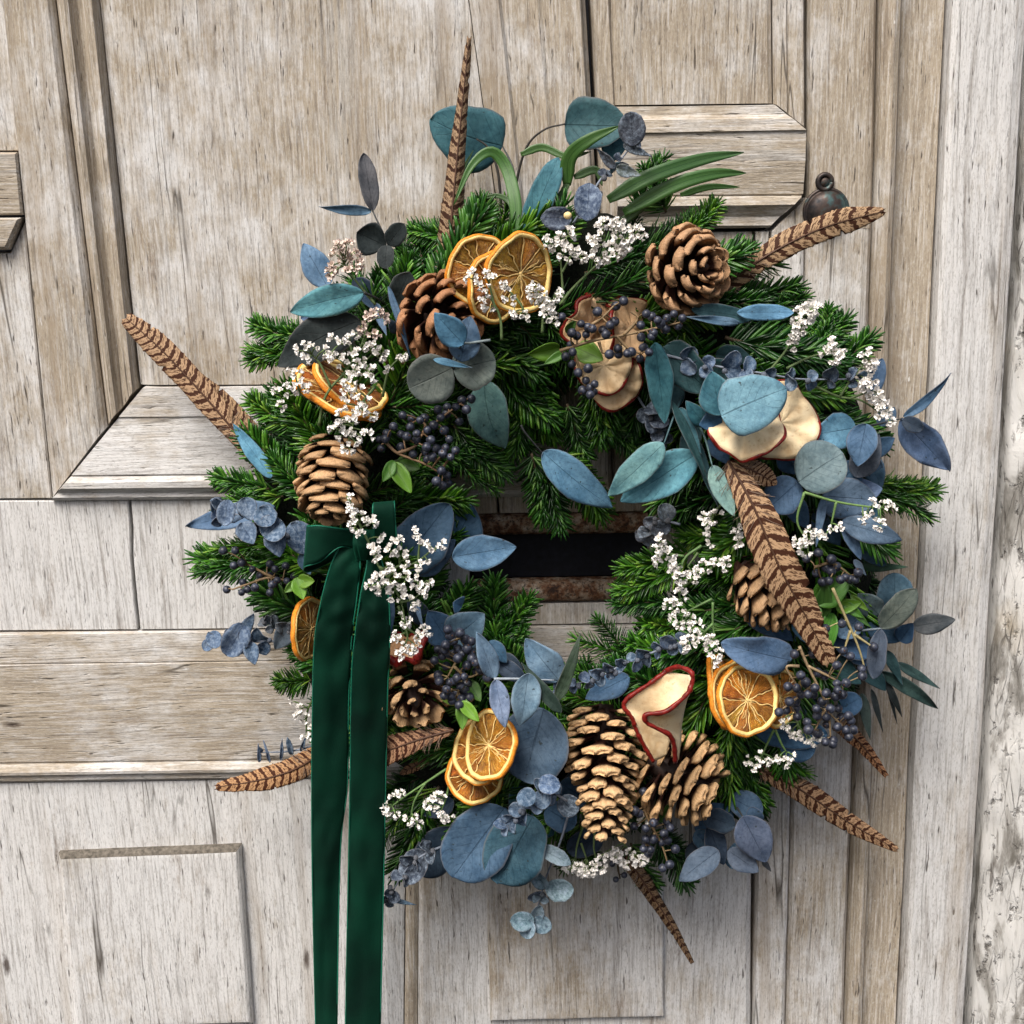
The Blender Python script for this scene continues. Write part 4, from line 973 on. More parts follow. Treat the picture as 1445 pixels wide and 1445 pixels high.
sprig('lilac blue pointed leaf standing behind the dusty flowers at upper left', [(462, 405, 428, 343, 42, 'lilac', 'ovate', dict(d0=.06, d1=.055)), (463, 432, 425, 450, 22, 'lilac', 'oblong', dict(d0=.055))])
sprig('bright teal leaf pointing left over the large black leaf at upper left', [(513, 413, 409, 441, 46, 'turq', 'ovate', dict(d0=.11, d1=.10, curve=.08, bend=.08)), (512, 414, 530, 440, 14, 'slate', 'lance', dict(d0=.09))], [[(513, 413, .11), (530, 420, .10), (545, 430, .08)]])
sprig('large blackish green leaf under the white flowers at upper left', [(508, 452, 391, 516, 66, 'black', 'ovate', dict(d0=.105, d1=.095, curve=.06)), (556, 432, 578, 384, 34, 'black', 'oblong', dict(d0=.09)), (498, 395, 540, 428, 30, 'navy', 'ovate', dict(d0=.075))])
sprig('narrow blue leaf seen edge on beside the reddish brown pine cone', [(548, 404, 580, 506, 10, 'slate', 'lance', dict(d0=.12, d1=.13)), (530, 428, 546, 474, 14, 'lilac', 'lance', dict(d0=.10)), (560, 470, 548, 450, 16, 'navy')])
sprig('mottled blue and grey green leaf cluster lying over the reddish brown pine cone', [(638, 520, 577, 548, 70, 'sage', 'round', dict(d0=.135, d1=.14)), (640, 522, 699, 508, 66, 'sage', 'round', dict(d0=.135, d1=.14)),
      (650, 510, 664, 446, 46, 'slate', 'ovate', dict(d0=.15, d1=.145)), (654, 486, 613, 442, 42, 'blue', 'ovate', dict(d0=.158, d1=.165)), (612, 507, 666, 519, 10, 'blue', 'lance', dict(d0=.15, d1=.155))], [[(692, 480, .15), (665, 484, .152), (650, 488, .152), (640, 520, .135)]], scol=(.2, .25, .26))
sprig('curved grey green leaf between the dark berries and the bare gap of the wreath', [(683, 538, 712, 634, 62, (.10, .22, .20), 'ovate', dict(d0=.10, d1=.095, curve=.10, bend=.10)), (684, 542, 678, 620, 30, 'black', 'ovate', dict(d0=.085))], [[(735, 600, .095), (742, 612, .095), (766, 640, .09)]])
sprig('blue drop shaped leaf hanging over the empty centre above the letter slot', [(766, 638, 866, 718, 54, 'blue', 'ovate', dict(d0=.095, d1=.09, curve=.05, fold=.05))])
sprig('veined blue leaf pointing right at the left end of the letter slot', [(638, 786, 729, 772, 54, (.12, .25, .40), 'ovate', dict(d0=.10, d1=.095)), (640, 775, 666, 712, 66, 'deep', 'ovate', dict(d0=.07, d1=.065))])
sprig('large dusty blue folded leaf right of the ribbon bow', [(562, 800, 634, 710, 88, 'slate', 'heart', dict(d0=.085, d1=.09, fold=.16)), (585, 808, 642, 762, 44, 'lilac', 'ovate', dict(d0=.08))])
# ---- centre right
sprig('pair of turquoise leaves crossing at the right edge of the wreath opening', [(984, 640, 876, 706, 60, 'turq', 'ovate', dict(d0=.12, d1=.11)), (937, 626, 858, 700, 44, (.14, .33, .36), 'ovate', dict(d0=.13, d1=.12, fold=.04))], [[(962, 560, .10), (950, 590, .12), (937, 626, .13)]], scol=(.05, .12, .14))
sprig('dark teal leaves fanning out above the turquoise pair', [(924, 484, 938, 597, 40, 'teal', 'ovate', dict(d0=.125, d1=.12)), (936, 490, 999, 552, 62, 'dteal', 'heart', dict(d0=.115, d1=.12)), (948, 566, 1002, 690, 15, 'dteal', 'lance', dict(d0=.12)), (998, 601, 968, 567, 27, 'teal', 'ovate', dict(d0=.125)), (960, 575, 990, 640, 20, 'teal', 'lance', dict(d0=.118))])
sprig('large flat teal blue leaf lying on the two overlapping apple slices', [(1018, 587, 1110, 548, 90, (.12, .28, .35), 'heart', dict(d0=.155, d1=.155, fold=.04)), (1018, 586, 1004, 524, 52, 'teal', 'ovate', dict(d0=.14, d1=.135)), (1018, 588, 988, 600, 34, 'deep', 'ovate', dict(d0=.13)), (1034, 528, 968, 524, 50, 'dteal', 'ovate', dict(d0=.11))])
sprig('small pale tipped leaf dangling beside the big barred feather', [(1005, 657, 1036, 728, 31, (.24, .42, .40), 'ovate', dict(d0=.13, d1=.135)), (975, 610, 1012, 716, 16, 'dteal', 'lance', dict(d0=.11))], [[(984, 595, .115), (996, 622, .12), (1005, 657, .13)]], scol=(.12, .22, .22))
sprig('thin pale and dark leaves lying level under the upper right pine cone', [(1040, 441, 1120, 441, 22, 'blue', 'oblong', dict(d0=.125)), (1062, 450, 976, 436, 24, 'dteal', 'oblong', dict(d0=.12)), (1044, 456, 968, 447, 13, 'lilac', 'lance', dict(d0=.125))])
# ---- right
sprig('stained round grey leaf with blue leaves right of the apple slices', [(1127, 680, 1190, 640, 76, (.12, .17, .19), 'round', dict(d0=.13, d1=.135)), (1127, 680, 1084, 718, 54, 'slate', 'round', dict(d0=.12, d1=.12)), (1208, 604, 1146, 614, 54, 'blue', 'ovate', dict(d0=.105)), (1160, 625, 1118, 655, 24, 'slate', 'oblong', dict(d0=.10))], [[(1180, 630, .11), (1150, 660, .125), (1127, 680, .13)]])
sprig('cluster of blue grey leaves by the right side of the wreath', [(1222, 598, 1210, 658, 46, 'slate', 'ovate', dict(d0=.12)), (1207, 673, 1240, 612, 42, (.09, .12, .15), 'ovate', dict(d0=.11)), (1160, 700, 1236, 706, 66, 'lilac', 'heart', dict(d0=.105)), (1188, 736, 1274, 763, 38, 'lilac', 'ovate', dict(d0=.12)), (1188, 737, 1215, 790, 20, 'lilac', 'ovate', dict(d0=.115)), (1163, 700, 1152, 772, 13, 'lilac', 'lance', dict(d0=.12)), (1226, 566, 1245, 506, 24, 'slate', 'oblong', dict(d0=.07)), (1205, 790, 1222, 812, 10, 'pale', 'lance', dict(d0=.10))])
sprig('curled blue leaves reaching out furthest right over the door frame', [(1272, 591, 1338, 662, 52, (.13, .20, .33), 'ovate', dict(d0=.085, d1=.08, wav=.06)), (1275, 588, 1342, 526, 15, 'slate', 'lance', dict(d0=.085, curve=.3)), (1274, 592, 1302, 606, 22, 'navy', 'round', dict(d0=.092))], [[(1222, 602, .10), (1250, 596, .09), (1274, 590, .085)]])
sprig('sage and brownish leaves spreading at the lower right edge', [(1242, 886, 1293, 832, 38, 'sage', 'oblong', dict(d0=.11)), (1288, 884, 1348, 874, 32, 'brownish', 'ovate', dict(d0=.09)), (1243, 887, 1233, 958, 27, (.06, .09, .13), 'oblong', dict(d0=.115)), (1262, 872, 1262, 810, 56, (.07, .15, .22), 'round', dict(d0=.08)), (1240, 868, 1212, 838, 40, (.12, .17, .19), 'ovate', dict(d0=.09)),
      (1176, 898, 1236, 914, 52, 'deep', 'round', dict(d0=.085)), (1214, 870, 1184, 900, 34, 'lilac', 'oblong', dict(d0=.09)), (1270, 905, 1288, 880, 30, 'deep')], [[(1215, 890, .10), (1243, 887, .11), (1288, 884, .09)]], scol=(.20, .25, .30))
sprig('dark slender willow like leaves fanning out below the sage leaves', [(1238, 945, 1326, 1003, 22, (.03, .075, .065), 'lance', dict(d0=.085, d1=.07, curve=-.25)), (1266, 935, 1326, 971, 15, (.03, .07, .065), 'lance', dict(d0=.08)), (1216, 978, 1228, 1044, 17, (.03, .055, .055), 'lance', dict(d0=.08)), (1230, 972, 1246, 1033, 9, 'black', 'lance', dict(d0=.085)),
      (1250, 960, 1273, 1012, 11, 'black', 'lance', dict(d0=.08)), (1252, 918, 1274, 966, 17, 'dteal', 'lance', dict(d0=.085)), (1252, 962, 1266, 1022, 6, 'black', 'lance', dict(d0=.07)), (1210, 800, 1282, 800, 14, (.02, .06, .03), 'lance', dict(d0=.08))])
sprig('two slate blue leaves with torn edges under the right hand pine cone', [(1045, 843, 1118, 903, 46, 'deep', 'ovate', dict(d0=.095)), (1116, 932, 1018, 908, 62, (.09, .17, .28), 'heart', dict(d0=.12, d1=.125, wav=.05)), (1118, 880, 1147, 911, 19, 'blue', 'ovate', dict(d0=.10))])
sprig('dark blue leaf behind the lower right berries', [(1066, 1034, 1168, 1036, 46, 'deep', 'oblong', dict(d0=.075)), (1140, 960, 1150, 1020, 40, 'navy', 'ovate', dict(d0=.08))])
# ---- bottom
sprig('slate leaf cluster hanging at the bottom right under the pine cones', [(1048, 1152, 1082, 1218, 60, (.085, .12, .19), 'ovate', dict(d0=.12, d1=.12)), (1000, 1166, 1021, 1220, 36, 'navy', 'ovate', dict(d0=.10)), (1028, 1200, 1070, 1230, 38, (.06, .09, .14), 'ovate', dict(d0=.11)), (1014, 1200, 958, 1243, 44, (.08, .12, .19), 'ovate', dict(d0=.115)), (990, 1150, 1038, 1166, 34, 'navy', 'oblong', dict(d0=.10)), (1070, 1162, 1060, 1140, 26, 'slate', 'round', dict(d0=.10)), (1076, 1214, 1088, 1230, 9, 'brownish', 'lance', dict(d0=.10))], [[(1040, 1140, .10), (1048, 1152, .12)]])
sprig('biggest round slate leaf at the bottom centre beside the left orange slices', [(768, 1000, 740, 1103, 110, (.065, .115, .185), 'round', dict(d0=.12, d1=.125))])
sprig('overlapping large round teal leaves at the bottom of the wreath', [(712, 1140, 640, 1238, 98, (.055, .12, .20), 'round', dict(d0=.108, d1=.112)), (752, 1152, 702, 1248, 94, (.04, .115, .165), 'round', dict(d0=.12, d1=.122)), (730, 1100, 790, 1172, 86, 'teal', 'round', dict(d0=.08)), (640, 1170, 590, 1235, 62, 'navy', 'round', dict(d0=.07)), (830, 1080, 800, 1150, 50, 'navy', 'round', dict(d0=.08))])
sprig('palest blue white leaves pointing down over the biggest round leaf', [(746, 950, 735, 1026, 46, 'pale', 'ovate', dict(d0=.15, d1=.15)), (699, 959, 713, 1027, 31, (.22, .31, .44), 'ovate', dict(d0=.145)), (698, 958, 674, 893, 32, (.15, .25, .37), 'ovate', dict(d0=.14)), (790, 962, 741, 900, 54, (.21, .32, .44), 'ovate', dict(d0=.135)), (702, 935, 745, 962, 28, 'navy', 'ovate', dict(d0=.12))], [[(697, 958, .142), (740, 958, .14), (782, 960, .137)]], scol=(.4, .46, .52))
sprig('two lobed slate leaf above the berries left of the letter slot', [(634, 908, 604, 862, 52, 'deep', 'ovate', dict(d0=.10)), (634, 905, 684, 866, 62, (.06, .12, .18), 'ovate', dict(d0=.105)), (652, 855, 640, 850, 30, 'deep')])
sprig('slate leaf lying behind the small frosted sprig above the long pine cone', [(888, 955, 826, 986, 40, 'slate', 'ovate', dict(d0=.105, d1=.11))])
sprig('dark green strap leaves forming a V above the biggest round leaf', [(792, 1006, 736, 934, 20, (.018, .04, .025), 'lance', dict(d0=.15, d1=.14)), (784, 992, 819, 893, 19, (.025, .05, .025), 'lance', dict(d0=.145, d1=.13))])
sprig('blue leaf tips sticking out left behind the round frosted leaves', [(388, 716, 265, 743, 38, 'lilac', 'ovate', dict(d0=.075, d1=.07))])
sprig('grey leaf and slivers beside the half hidden orange slice', [(412, 880, 388, 916, 32, (.09, .11, .13), 'ovate', dict(d0=.09)), (550, 838, 549, 908, 17, 'lilac', 'lance', dict(d0=.12)), (588, 852, 597, 886, 7, 'lilac', 'lance', dict(d0=.11)), (425, 780, 438, 811, 20, 'slate', 'ovate', dict(d0=.11))])
sprig('loose blue leaves tucked along the right rim between apple slices and sage leaves', [(1200, 640, 1246, 660, 40, 'slate', 'ovate', dict(d0=.095)), (1195, 690, 1240, 730, 44, 'blue', 'ovate', dict(d0=.09)), (1150, 720, 1185, 770, 36, 'deep', 'ovate', dict(d0=.085)), (1210, 760, 1250, 800, 32, 'slate', 'ovate', dict(d0=.08)), (1230, 640, 1262, 618, 28, 'deep', 'ovate', dict(d0=.08)), (1100, 640, 1130, 668, 34, 'deep', 'ovate', dict(d0=.10)), (1215, 930, 1250, 975, 30, 'dteal', 'ovate', dict(d0=.08))])
sprig('scattered deep blue leaves filling the bottom rim between cones and ribbon', [(850, 1180, 800, 1200, 40, 'navy', 'round', dict(d0=.075)), (830, 1130, 790, 1105, 46, 'deep', 'round', dict(d0=.095)), (640, 1130, 596, 1150, 34, 'navy', 'ovate', dict(d0=.07)), (700, 930, 738, 945, 30, 'navy', 'ovate', dict(d0=.10)), (985, 1170, 1000, 1205, 30, 'slate', 'ovate', dict(d0=.09)), (600, 880, 575, 840, 30, 'navy', 'ovate', dict(d0=.09)), (690, 905, 715, 935, 26, 'deep', 'ovate', dict(d0=.12))])
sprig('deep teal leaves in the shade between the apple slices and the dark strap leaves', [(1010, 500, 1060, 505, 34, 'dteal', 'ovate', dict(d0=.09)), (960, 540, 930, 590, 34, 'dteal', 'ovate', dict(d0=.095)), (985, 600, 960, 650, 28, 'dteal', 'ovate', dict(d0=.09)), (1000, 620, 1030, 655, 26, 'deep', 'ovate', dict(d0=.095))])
sprig('blue discs behind the drooping flowers under the biggest berry bunch', [(1100, 1040, 1150, 1062, 50, 'deep', 'round', dict(d0=.08)), (1030, 1125, 1075, 1150, 44, 'slate', 'round', dict(d0=.085)), (1185, 1000, 1215, 985, 36, 'deep', 'round', dict(d0=.085))])
sprig('slim blue leaf lying across the roots of the two upper left feathers', [(383, 674, 329, 599, 24, 'blue', 'ovate', dict(d0=.085, d1=.07))])
sprig('wide blue grey leaves layered behind the stained round leaf at right', [(1165, 700, 1215, 650, 62, 'slate', 'ovate', dict(d0=.10)), (1170, 705, 1245, 690, 54, 'lilac', 'ovate', dict(d0=.10)), (1140, 650, 1180, 600, 50, 'deep', 'ovate', dict(d0=.095)), (1225, 640, 1243, 690, 34, 'slate', 'ovate', dict(d0=.085)), (1110, 700, 1140, 745, 34, 'deep', 'ovate', dict(d0=.10)), (1240, 600, 1262, 575, 24, 'slate', 'oblong', dict(d0=.08))])
sprig('blue leaves crowding under the sage leaves at the lower right rim', [(1190, 880, 1245, 850, 46, 'deep', 'ovate', dict(d0=.08)), (1195, 905, 1245, 935, 46, 'slate', 'ovate', dict(d0=.085)), (1225, 880, 1272, 905, 36, 'deep', 'ovate', dict(d0=.09)), (1170, 930, 1215, 965, 34, 'dteal', 'ovate', dict(d0=.085)), (1150, 870, 1120, 905, 26, 'blue', 'ovate', dict(d0=.09))])
sprig('round slate leaves filling the rim beneath the wide open pine cone', [(1030, 1140, 985, 1180, 50, 'deep', 'round', dict(d0=.085)), (1000, 1190, 970, 1215, 34, 'navy', 'round', dict(d0=.08)), (1050, 1190, 1030, 1225, 36, 'slate', 'round', dict(d0=.09)), (770, 1140, 812, 1165, 44, 'deep', 'round', dict(d0=.10))])
# ---- frosted sprigs
frost('frosted silver blue sprig with small round leaves at the far left edge', [[(430, 770, .10), (390, 750, .11), (350, 730, .11), (312, 722, .105)]], 34, 30, extra=[(398, 735, 372, 758, 42, 'frost', 'round', dict(d0=.125)), (385, 745, 395, 786, 34, 'frost', 'ovate', dict(d0=.12)), (340, 738, 358, 768, 32, 'frost', 'ovate', dict(d0=.12)), (410, 738, 438, 780, 40, 'frost', 'round', dict(d0=.105)), (322, 705, 316, 742, 26, 'frost', 'round', dict(d0=.12)), (345, 702, 355, 735, 30, 'frost', 'ovate', dict(d0=.115)), (366, 716, 382, 742, 34, 'frost', 'round', dict(d0=.125))])
frost('short frosted sprig sticking out left beside the ribbon tail', [[(400, 905, .08), (360, 905, .09), (300, 905, .09)]], 26, 24, extra=[(345, 880, 320, 925, 40, 'frost', 'round', dict(d0=.10)), (350, 905, 360, 938, 24, 'frost', 'ovate', dict(d0=.10)), (340, 900, 358, 866, 20, 'slate', 'ovate', dict(d0=.095)), (300, 890, 305, 915, 24, 'frost', 'round', dict(d0=.10))], d=.09)
frost('dark frosted sprig with large seed pods at the top right', [[(800, 330, .09), (825, 290, .10), (850, 250, .10), (868, 235, .095), (892, 205, .09)]], 18, 30, col='dfrost', d=.10, extra=[(894, 206, 890, 157, 36, (.055, .065, .10), 'round', dict(d0=.10, fold=.1)), (880, 203, 919, 221, 13, (.05, .055, .06), 'lance', dict(d0=.095)), (870, 236, 904, 248, 17, 'sage', 'lance', dict(d0=.105)), (868, 238, 842, 209, 13, 'brownish', 'lance', dict(d0=.105)), (832, 258, 828, 312, 37, (.07, .10, .17), 'oblong', dict(d0=.12)), (808, 308, 764, 308, 32, (.05, .07, .12), 'oblong', dict(d0=.11)), (870, 238, 862, 232, 20, 'teal', 'ovate')])
frost('grey blue frosted sprig running level above the apple slices at right', [[(935, 500, .115), (985, 512, .12), (1030, 520, .125), (1085, 528, .125), (1130, 535, .12), (1215, 535, .11)]], 29, 27, jit=.2, col=(.12, .15, .24) if False else 'frost')
frost('spiky little frosted sprig pointing left above the long pine cone', [[(985, 900, .10), (945, 912, .115), (885, 935, .125), (845, 955, .13), (790, 972, .125)]], 23, 17)
frost('crumpled silver frosted leaves over the large round leaves at the bottom', [[(800, 1130, .13), (770, 1115, .135), (745, 1135, .14), (715, 1165, .14)]], 30, 18, extra=[(790, 1125, 812, 1150, 34, 'navy', 'round', dict(d0=.125)), (760, 1105, 790, 1110, 30, 'frost', 'round', dict(d0=.145)), (735, 1115, 752, 1135, 32, 'frost', 'round', dict(d0=.15))])
frost('long frosted sprig dangling lowest from the bottom of the wreath', [[(802, 1150, .11), (790, 1190, .11), (770, 1240, .10), (752, 1308, .09)]], 20, 60, col='gfrost', extra=[(756, 1196, 806, 1220, 24, 'gfrost', 'oblong', dict(d0=.12)), (771, 1256, 744, 1220, 24, 'gfrost', 'ovate', dict(d0=.11)), (770, 1256, 810, 1254, 36, 'gfrost', 'round', dict(d0=.11)), (754, 1300, 720, 1300, 30, 'gfrost', 'round', dict(d0=.105)), (750, 1300, 778, 1310, 28, 'gfrost', 'round', dict(d0=.10)), (748, 1298, 742, 1325, 26, 'gfrost', 'round', dict(d0=.105)), (754, 1302, 762, 1276, 22, 'gfrost', 'round', dict(d0=.095)), (770, 1262, 745, 1268, 14, 'dfrost', 'round', dict(d0=.09))], d=.10)
frost('dark blue frosted sprig peeping out beside the ribbon at the bottom', [[(635, 1190, .09), (600, 1205, .10), (575, 1225, .10), (548, 1268, .08)]], 26, 26, col='dfrost', extra=[(600, 1200, 570, 1245, 44, 'dfrost', 'round', dict(d0=.095)), (555, 1270, 588, 1277, 7, 'slate', 'lance', dict(d0=.08))])
frost('wispy thin leaved sprig left of the ribbon above the lower feather', [[(445, 1052, .06), (410, 1060, .06), (368, 1062, .05)]], 14, 200, d=.06, buds=False, extra=[(412, 1065, 406, 1042, 9, 'slate', 'oblong', dict(d0=.06)), (396, 1072, 398, 1042, 6, 'lilac', 'lance', dict(d0=.06)), (380, 1075, 372, 1045, 5, 'lilac', 'lance', dict(d0=.06)), (366, 1075, 364, 1048, 6, 'lilac', 'lance', dict(d0=.06)), (425, 1060, 432, 1038, 6, 'slate', 'lance', dict(d0=.06))])
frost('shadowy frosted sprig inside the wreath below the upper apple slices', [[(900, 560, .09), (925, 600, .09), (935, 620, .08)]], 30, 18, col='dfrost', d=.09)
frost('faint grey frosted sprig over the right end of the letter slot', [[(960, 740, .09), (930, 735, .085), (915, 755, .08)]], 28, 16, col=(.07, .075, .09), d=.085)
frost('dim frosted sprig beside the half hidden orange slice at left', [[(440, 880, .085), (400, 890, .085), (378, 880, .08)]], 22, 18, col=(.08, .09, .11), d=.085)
# ---- green blades and privet leaves
greens('narrow bright green strap leaves arching beside the tall feather', blades=[([(728, 332, .09), (727, 285, .085), (714, 236, .075), (692, 214, .075), (664, 236, .08), (640, 290, .085)], 17, dict(col=MG)), ([(735, 218, .07), (765, 208, .07), (800, 221, .075), (834, 214, .08)], 11, dict(col=(.02, .09, .012))), ([(800, 262, .08), (804, 222, .085), (832, 197, .09), (874, 178, .09)], 20, dict(col=(.016, .09, .008), tipf=1.1)),
       ([(640, 330, .07), (632, 295, .06), (645, 255, .055), (668, 212, .05)], 9, dict(col=(.025, .10, .02))), ([(720, 332, .08), (722, 290, .08), (700, 276, .07), (670, 285, .07)], 8, dict(col=DG)), ([(760, 330, .08), (790, 280, .08), (810, 240, .08)], 12, dict(col=DG)), ([(810, 250, .08), (840, 240, .08), (850, 262, .08)], 12, dict(col=DG))])
greens('broad green strap leaves pointing right above the upper right pine cone', blades=[([(858, 282, .09), (920, 248, .09), (990, 225, .08), (1050, 215, .07)], 21, dict(col=(.014, .085, .018), tipf=1.05)), ([(880, 300, .085), (950, 262, .085), (1005, 246, .08), (1053, 244, .07)], 20, dict(col=(.018, .10, .014), tipf=1.1)), ([(960, 275, .07), (1000, 264, .07), (1044, 264, .065)], 10, dict(col=MG)), ([(870, 320, .08), (920, 280, .08), (960, 260, .07)], 13, dict(col=DG))])
greens('bright green privet leaf pointing left of the upper berries', [(790, 490, 745, 500, 28, BG, dict(roll=20)), (798, 497, 768, 514, 14, (.06, .20, .015))], d=.11)
greens('lime green privet leaf behind the upper berries on the apple slices', [(812, 490, 851, 508, 34, BG, dict(d0=.118)), (800, 470, 812, 452, 14, MG)], d=.115)
greens('pair of light green leaves under the left berries', [(552, 652, 580, 696, 26, BG), (556, 650, 540, 680, 18, (.07, .22, .015)), (560, 650, 592, 662, 24, (.04, .15, .012), dict(d0=.10))], stems=[[(590, 640), (552, 652)]], d=.12)
greens('light green leaves at the left edge beside the bow', [(418, 815, 428, 846, 24, BG), (420, 820, 444, 820, 22, (.16, .33, .02)), (416, 822, 402, 836, 14, (.09, .22, .02))], d=.11)
greens('glossy green leaves between the right pine cone and the berries', [(1150, 850, 1200, 815, 44, (.045, .20, .015)), (1160, 870, 1165, 820, 26, MG), (1175, 865, 1160, 930, 30, (.06, .24, .02)), (1180, 860, 1215, 850, 22, BG), (1190, 850, 1218, 872, 16, (.07, .25, .02)), (1200, 840, 1225, 862, 12, BG), (1150, 850, 1148, 890, 22, (.05, .18, .015)), (1200, 860, 1228, 885, 9, MG)], d=.10, stems=[[(1165, 830), (1195, 880), (1215, 920)]])
greens('small green leaves between the berries and the left orange slices', [(650, 990, 676, 1018, 20, BG, dict(d0=.135)), (655, 985, 652, 1030, 22, (.08, .22, .02), dict(d0=.13)), (648, 990, 622, 986, 14, (.09, .18, .02)), (660, 960, 678, 990, 22, (.04, .12, .015))], d=.12)
greens('small green leaves between the two lower pine cones', [(892, 1110, 890, 1148, 18, BG), (930, 1160, 945, 1135, 18, (.06, .20, .02)), (895, 1165, 880, 1145, 10, MG)], d=.10)
# ---- feathers
feather('tall barred pheasant feather standing upright at the top of the wreath', [(630, 395, .085), (637, 310, .08), (648, 190, .07), (662, 54, .06)], 36, 17, (.72, .68, .66), d=.08, wprof=lambda u: (1-.18*u)*(1-max(0, u-.35)/.65*.72)*(1 if u < .97 else .7), camber=.5)
feather('long brown barred feather pointing out to the upper left', [(380, 668, .06), (305, 578, .055), (232, 498, .05), (178, 449, .045)], 40, 17, (1.05, .95, .9), d=.05, wprof=lambda u: min(1, .6+u)*(1-max(0, (u-.62)/.38)**2.0*.55)*(1 if u < .985 else .6))
feather('second barred feather lying behind the long one at upper left', [(385, 640, .05), (335, 592, .045), (290, 548, .04), (266, 516, .035)], 32, 11, (.9, .82, .75), d=.045, asym=.2, wprof=lambda u: min(1, .6+u)*(1-max(0, (u-.4)/.6)**1.6)*.95+.05, split=[(.55, 1, .5)])
feather('barred feather with a dark tip crossing in front of the bronze door pull', [(1012, 412, .08), (1080, 362, .085), (1160, 322, .08), (1247, 298, .07)], 38, 10, (.95, .88, .82), d=.08, wprof=lambda u: min(1, .75+u*.6)*(1-max(0, (u-.72)/.28)**2.0*.75)*(1 if u < .985 else .6), split=[(.2, 1, .4), (.3, -1, .3)])
feather('largest boldly barred feather hanging down in front of the right pine cone', [(1028, 650, .13), (1062, 712, .145), (1100, 800, .15), (1140, 875, .145), (1171, 936, .14)], 62, 13, (1.12, 1.0, .92), d=.145, wprof=lambda u: min(1, .50+u*1.5)*(1-max(0, (u-.50)/.50)**1.35*.66)*(1 if u < .975 else .65), camber=.06)
feather('small downy feather tuft below the right apple slices', [(1040, 655, .13), (1065, 665, .135), (1094, 682, .13)], 34, 9, (.95, .85, .8), d=.13)
feather('brown feather poking out left under the ribbon tails', [(455, 1062, .085), (415, 1086, .075), (365, 1101, .07), (305, 1111, .06)], 40, 11, (.98, .78, .62), d=.075, wprof=lambda u: min(1, .85+u)*(1-max(0, (u-.45)/.55)**1.7*.72)*(1 if u < .98 else .6))
feather('barred feather emerging right of the ribbon above the lower left flowers', [(640, 1030, .11), (590, 1044, .112), (545, 1060, .108), (505, 1074, .10)], 44, 9, (.85, .66, .6), d=.11, wprof=lambda u: min(1, .35+u*1.3))
feather('little loose barred feather below the one beside the ribbon', [(612, 1062, .085), (590, 1078, .085), (565, 1092, .085)], 17, 6, (.6, .48, .42), d=.085)
feather('barred feather pointing to the lower right across the door stile', [(1072, 1085, .075), (1130, 1115, .07), (1200, 1162, .06), (1266, 1199, .05)], 38, 13, (1.0, .86, .78), d=.06, wprof=lambda u: min(1, .7+u)*(1-max(0, (u-.45)/.55)**1.5*.75)*(1 if u < .985 else .6))
feather('short reddish feather tip under the lower right berries', [(1180, 1018, .07), (1215, 1050, .06), (1251, 1095, .055)], 26, 8, (.9, .66, .55), d=.06, wprof=lambda u: 1-.72*max(0, (u-.3)/.7)**1.3)
feather('dark striped feather pointing down from the bottom of the wreath', [(884, 1208, .085), (915, 1255, .08), (950, 1310, .07), (977, 1359, .065)], 27, 12, (.62, .55, .5), d=.075, camber=.45, wprof=lambda u: (1-.12*u)*(1-max(0, (u-.3)/.7)*.72))
# ---- cones
cone('reddish brown open pine cone with rounded scales beside the top orange slices', 622, 448, (.45, .30), 48, 92, 66, 40, (.40, .20, .10), 'round', 0, 58, .105, wide=.50, thk=.75)
cone('brown pine cone facing outward at the upper right by the door pull', 968, 382, (.8, -.15), 52, 100, 58, 46, (.48, .29, .16), 'round', 10, 62, .11, wide=.50, thk=.75)
cone('tan pine cone with tightly overlapping scales above the ribbon bow', 470, 678, (-.12, 1), 22, 124, 52, 50, (.54, .34, .18), 'round', 26, 52, .125, prof=lambda u: math.sin(math.pi*(.24+.70*u))**.65, wide=.66, thk=.6)
cone('small dark open pine cone right of the ribbon tails', 584, 978, (.1, .5), 52, 70, 52, 30, (.52, .34, .18), 'blunt', 0, 60, .105, wide=.52, thk=.8)
cone('tan pine cone partly covered by the largest feather', 1086, 836, (.75, .7), 15, 112, 52, 48, (.56, .36, .20), 'round', 22, 48, .105, prof=lambda u: math.sin(math.pi*(.22+.72*u))**.65, wide=.56, thk=.5)
cone('long pale tipped pine cone hanging down at the bottom of the wreath', 854, 1094, (.02, 1), 14, 206, 60, 84, (.66, .44, .235), 'point', 12, 44, .12, prof=lambda u: (math.sin(math.pi*min(.5, .30+.9*u))**.8 if u < .25 else 1-.58*((u-.25)/.75)**1.2), wide=.62, thk=.72, jit=.16)
cone('wide open pine cone with pale blunt tips lying right of the long cone', 962, 1098, (.9, .5), 12, 112, 68, 44, (.64, .42, .22), 'point', -14, 40, .105, prof=lambda u: math.sin(math.pi*(.25+.6*u))**.8, wide=.68, thk=.72, jit=.2)
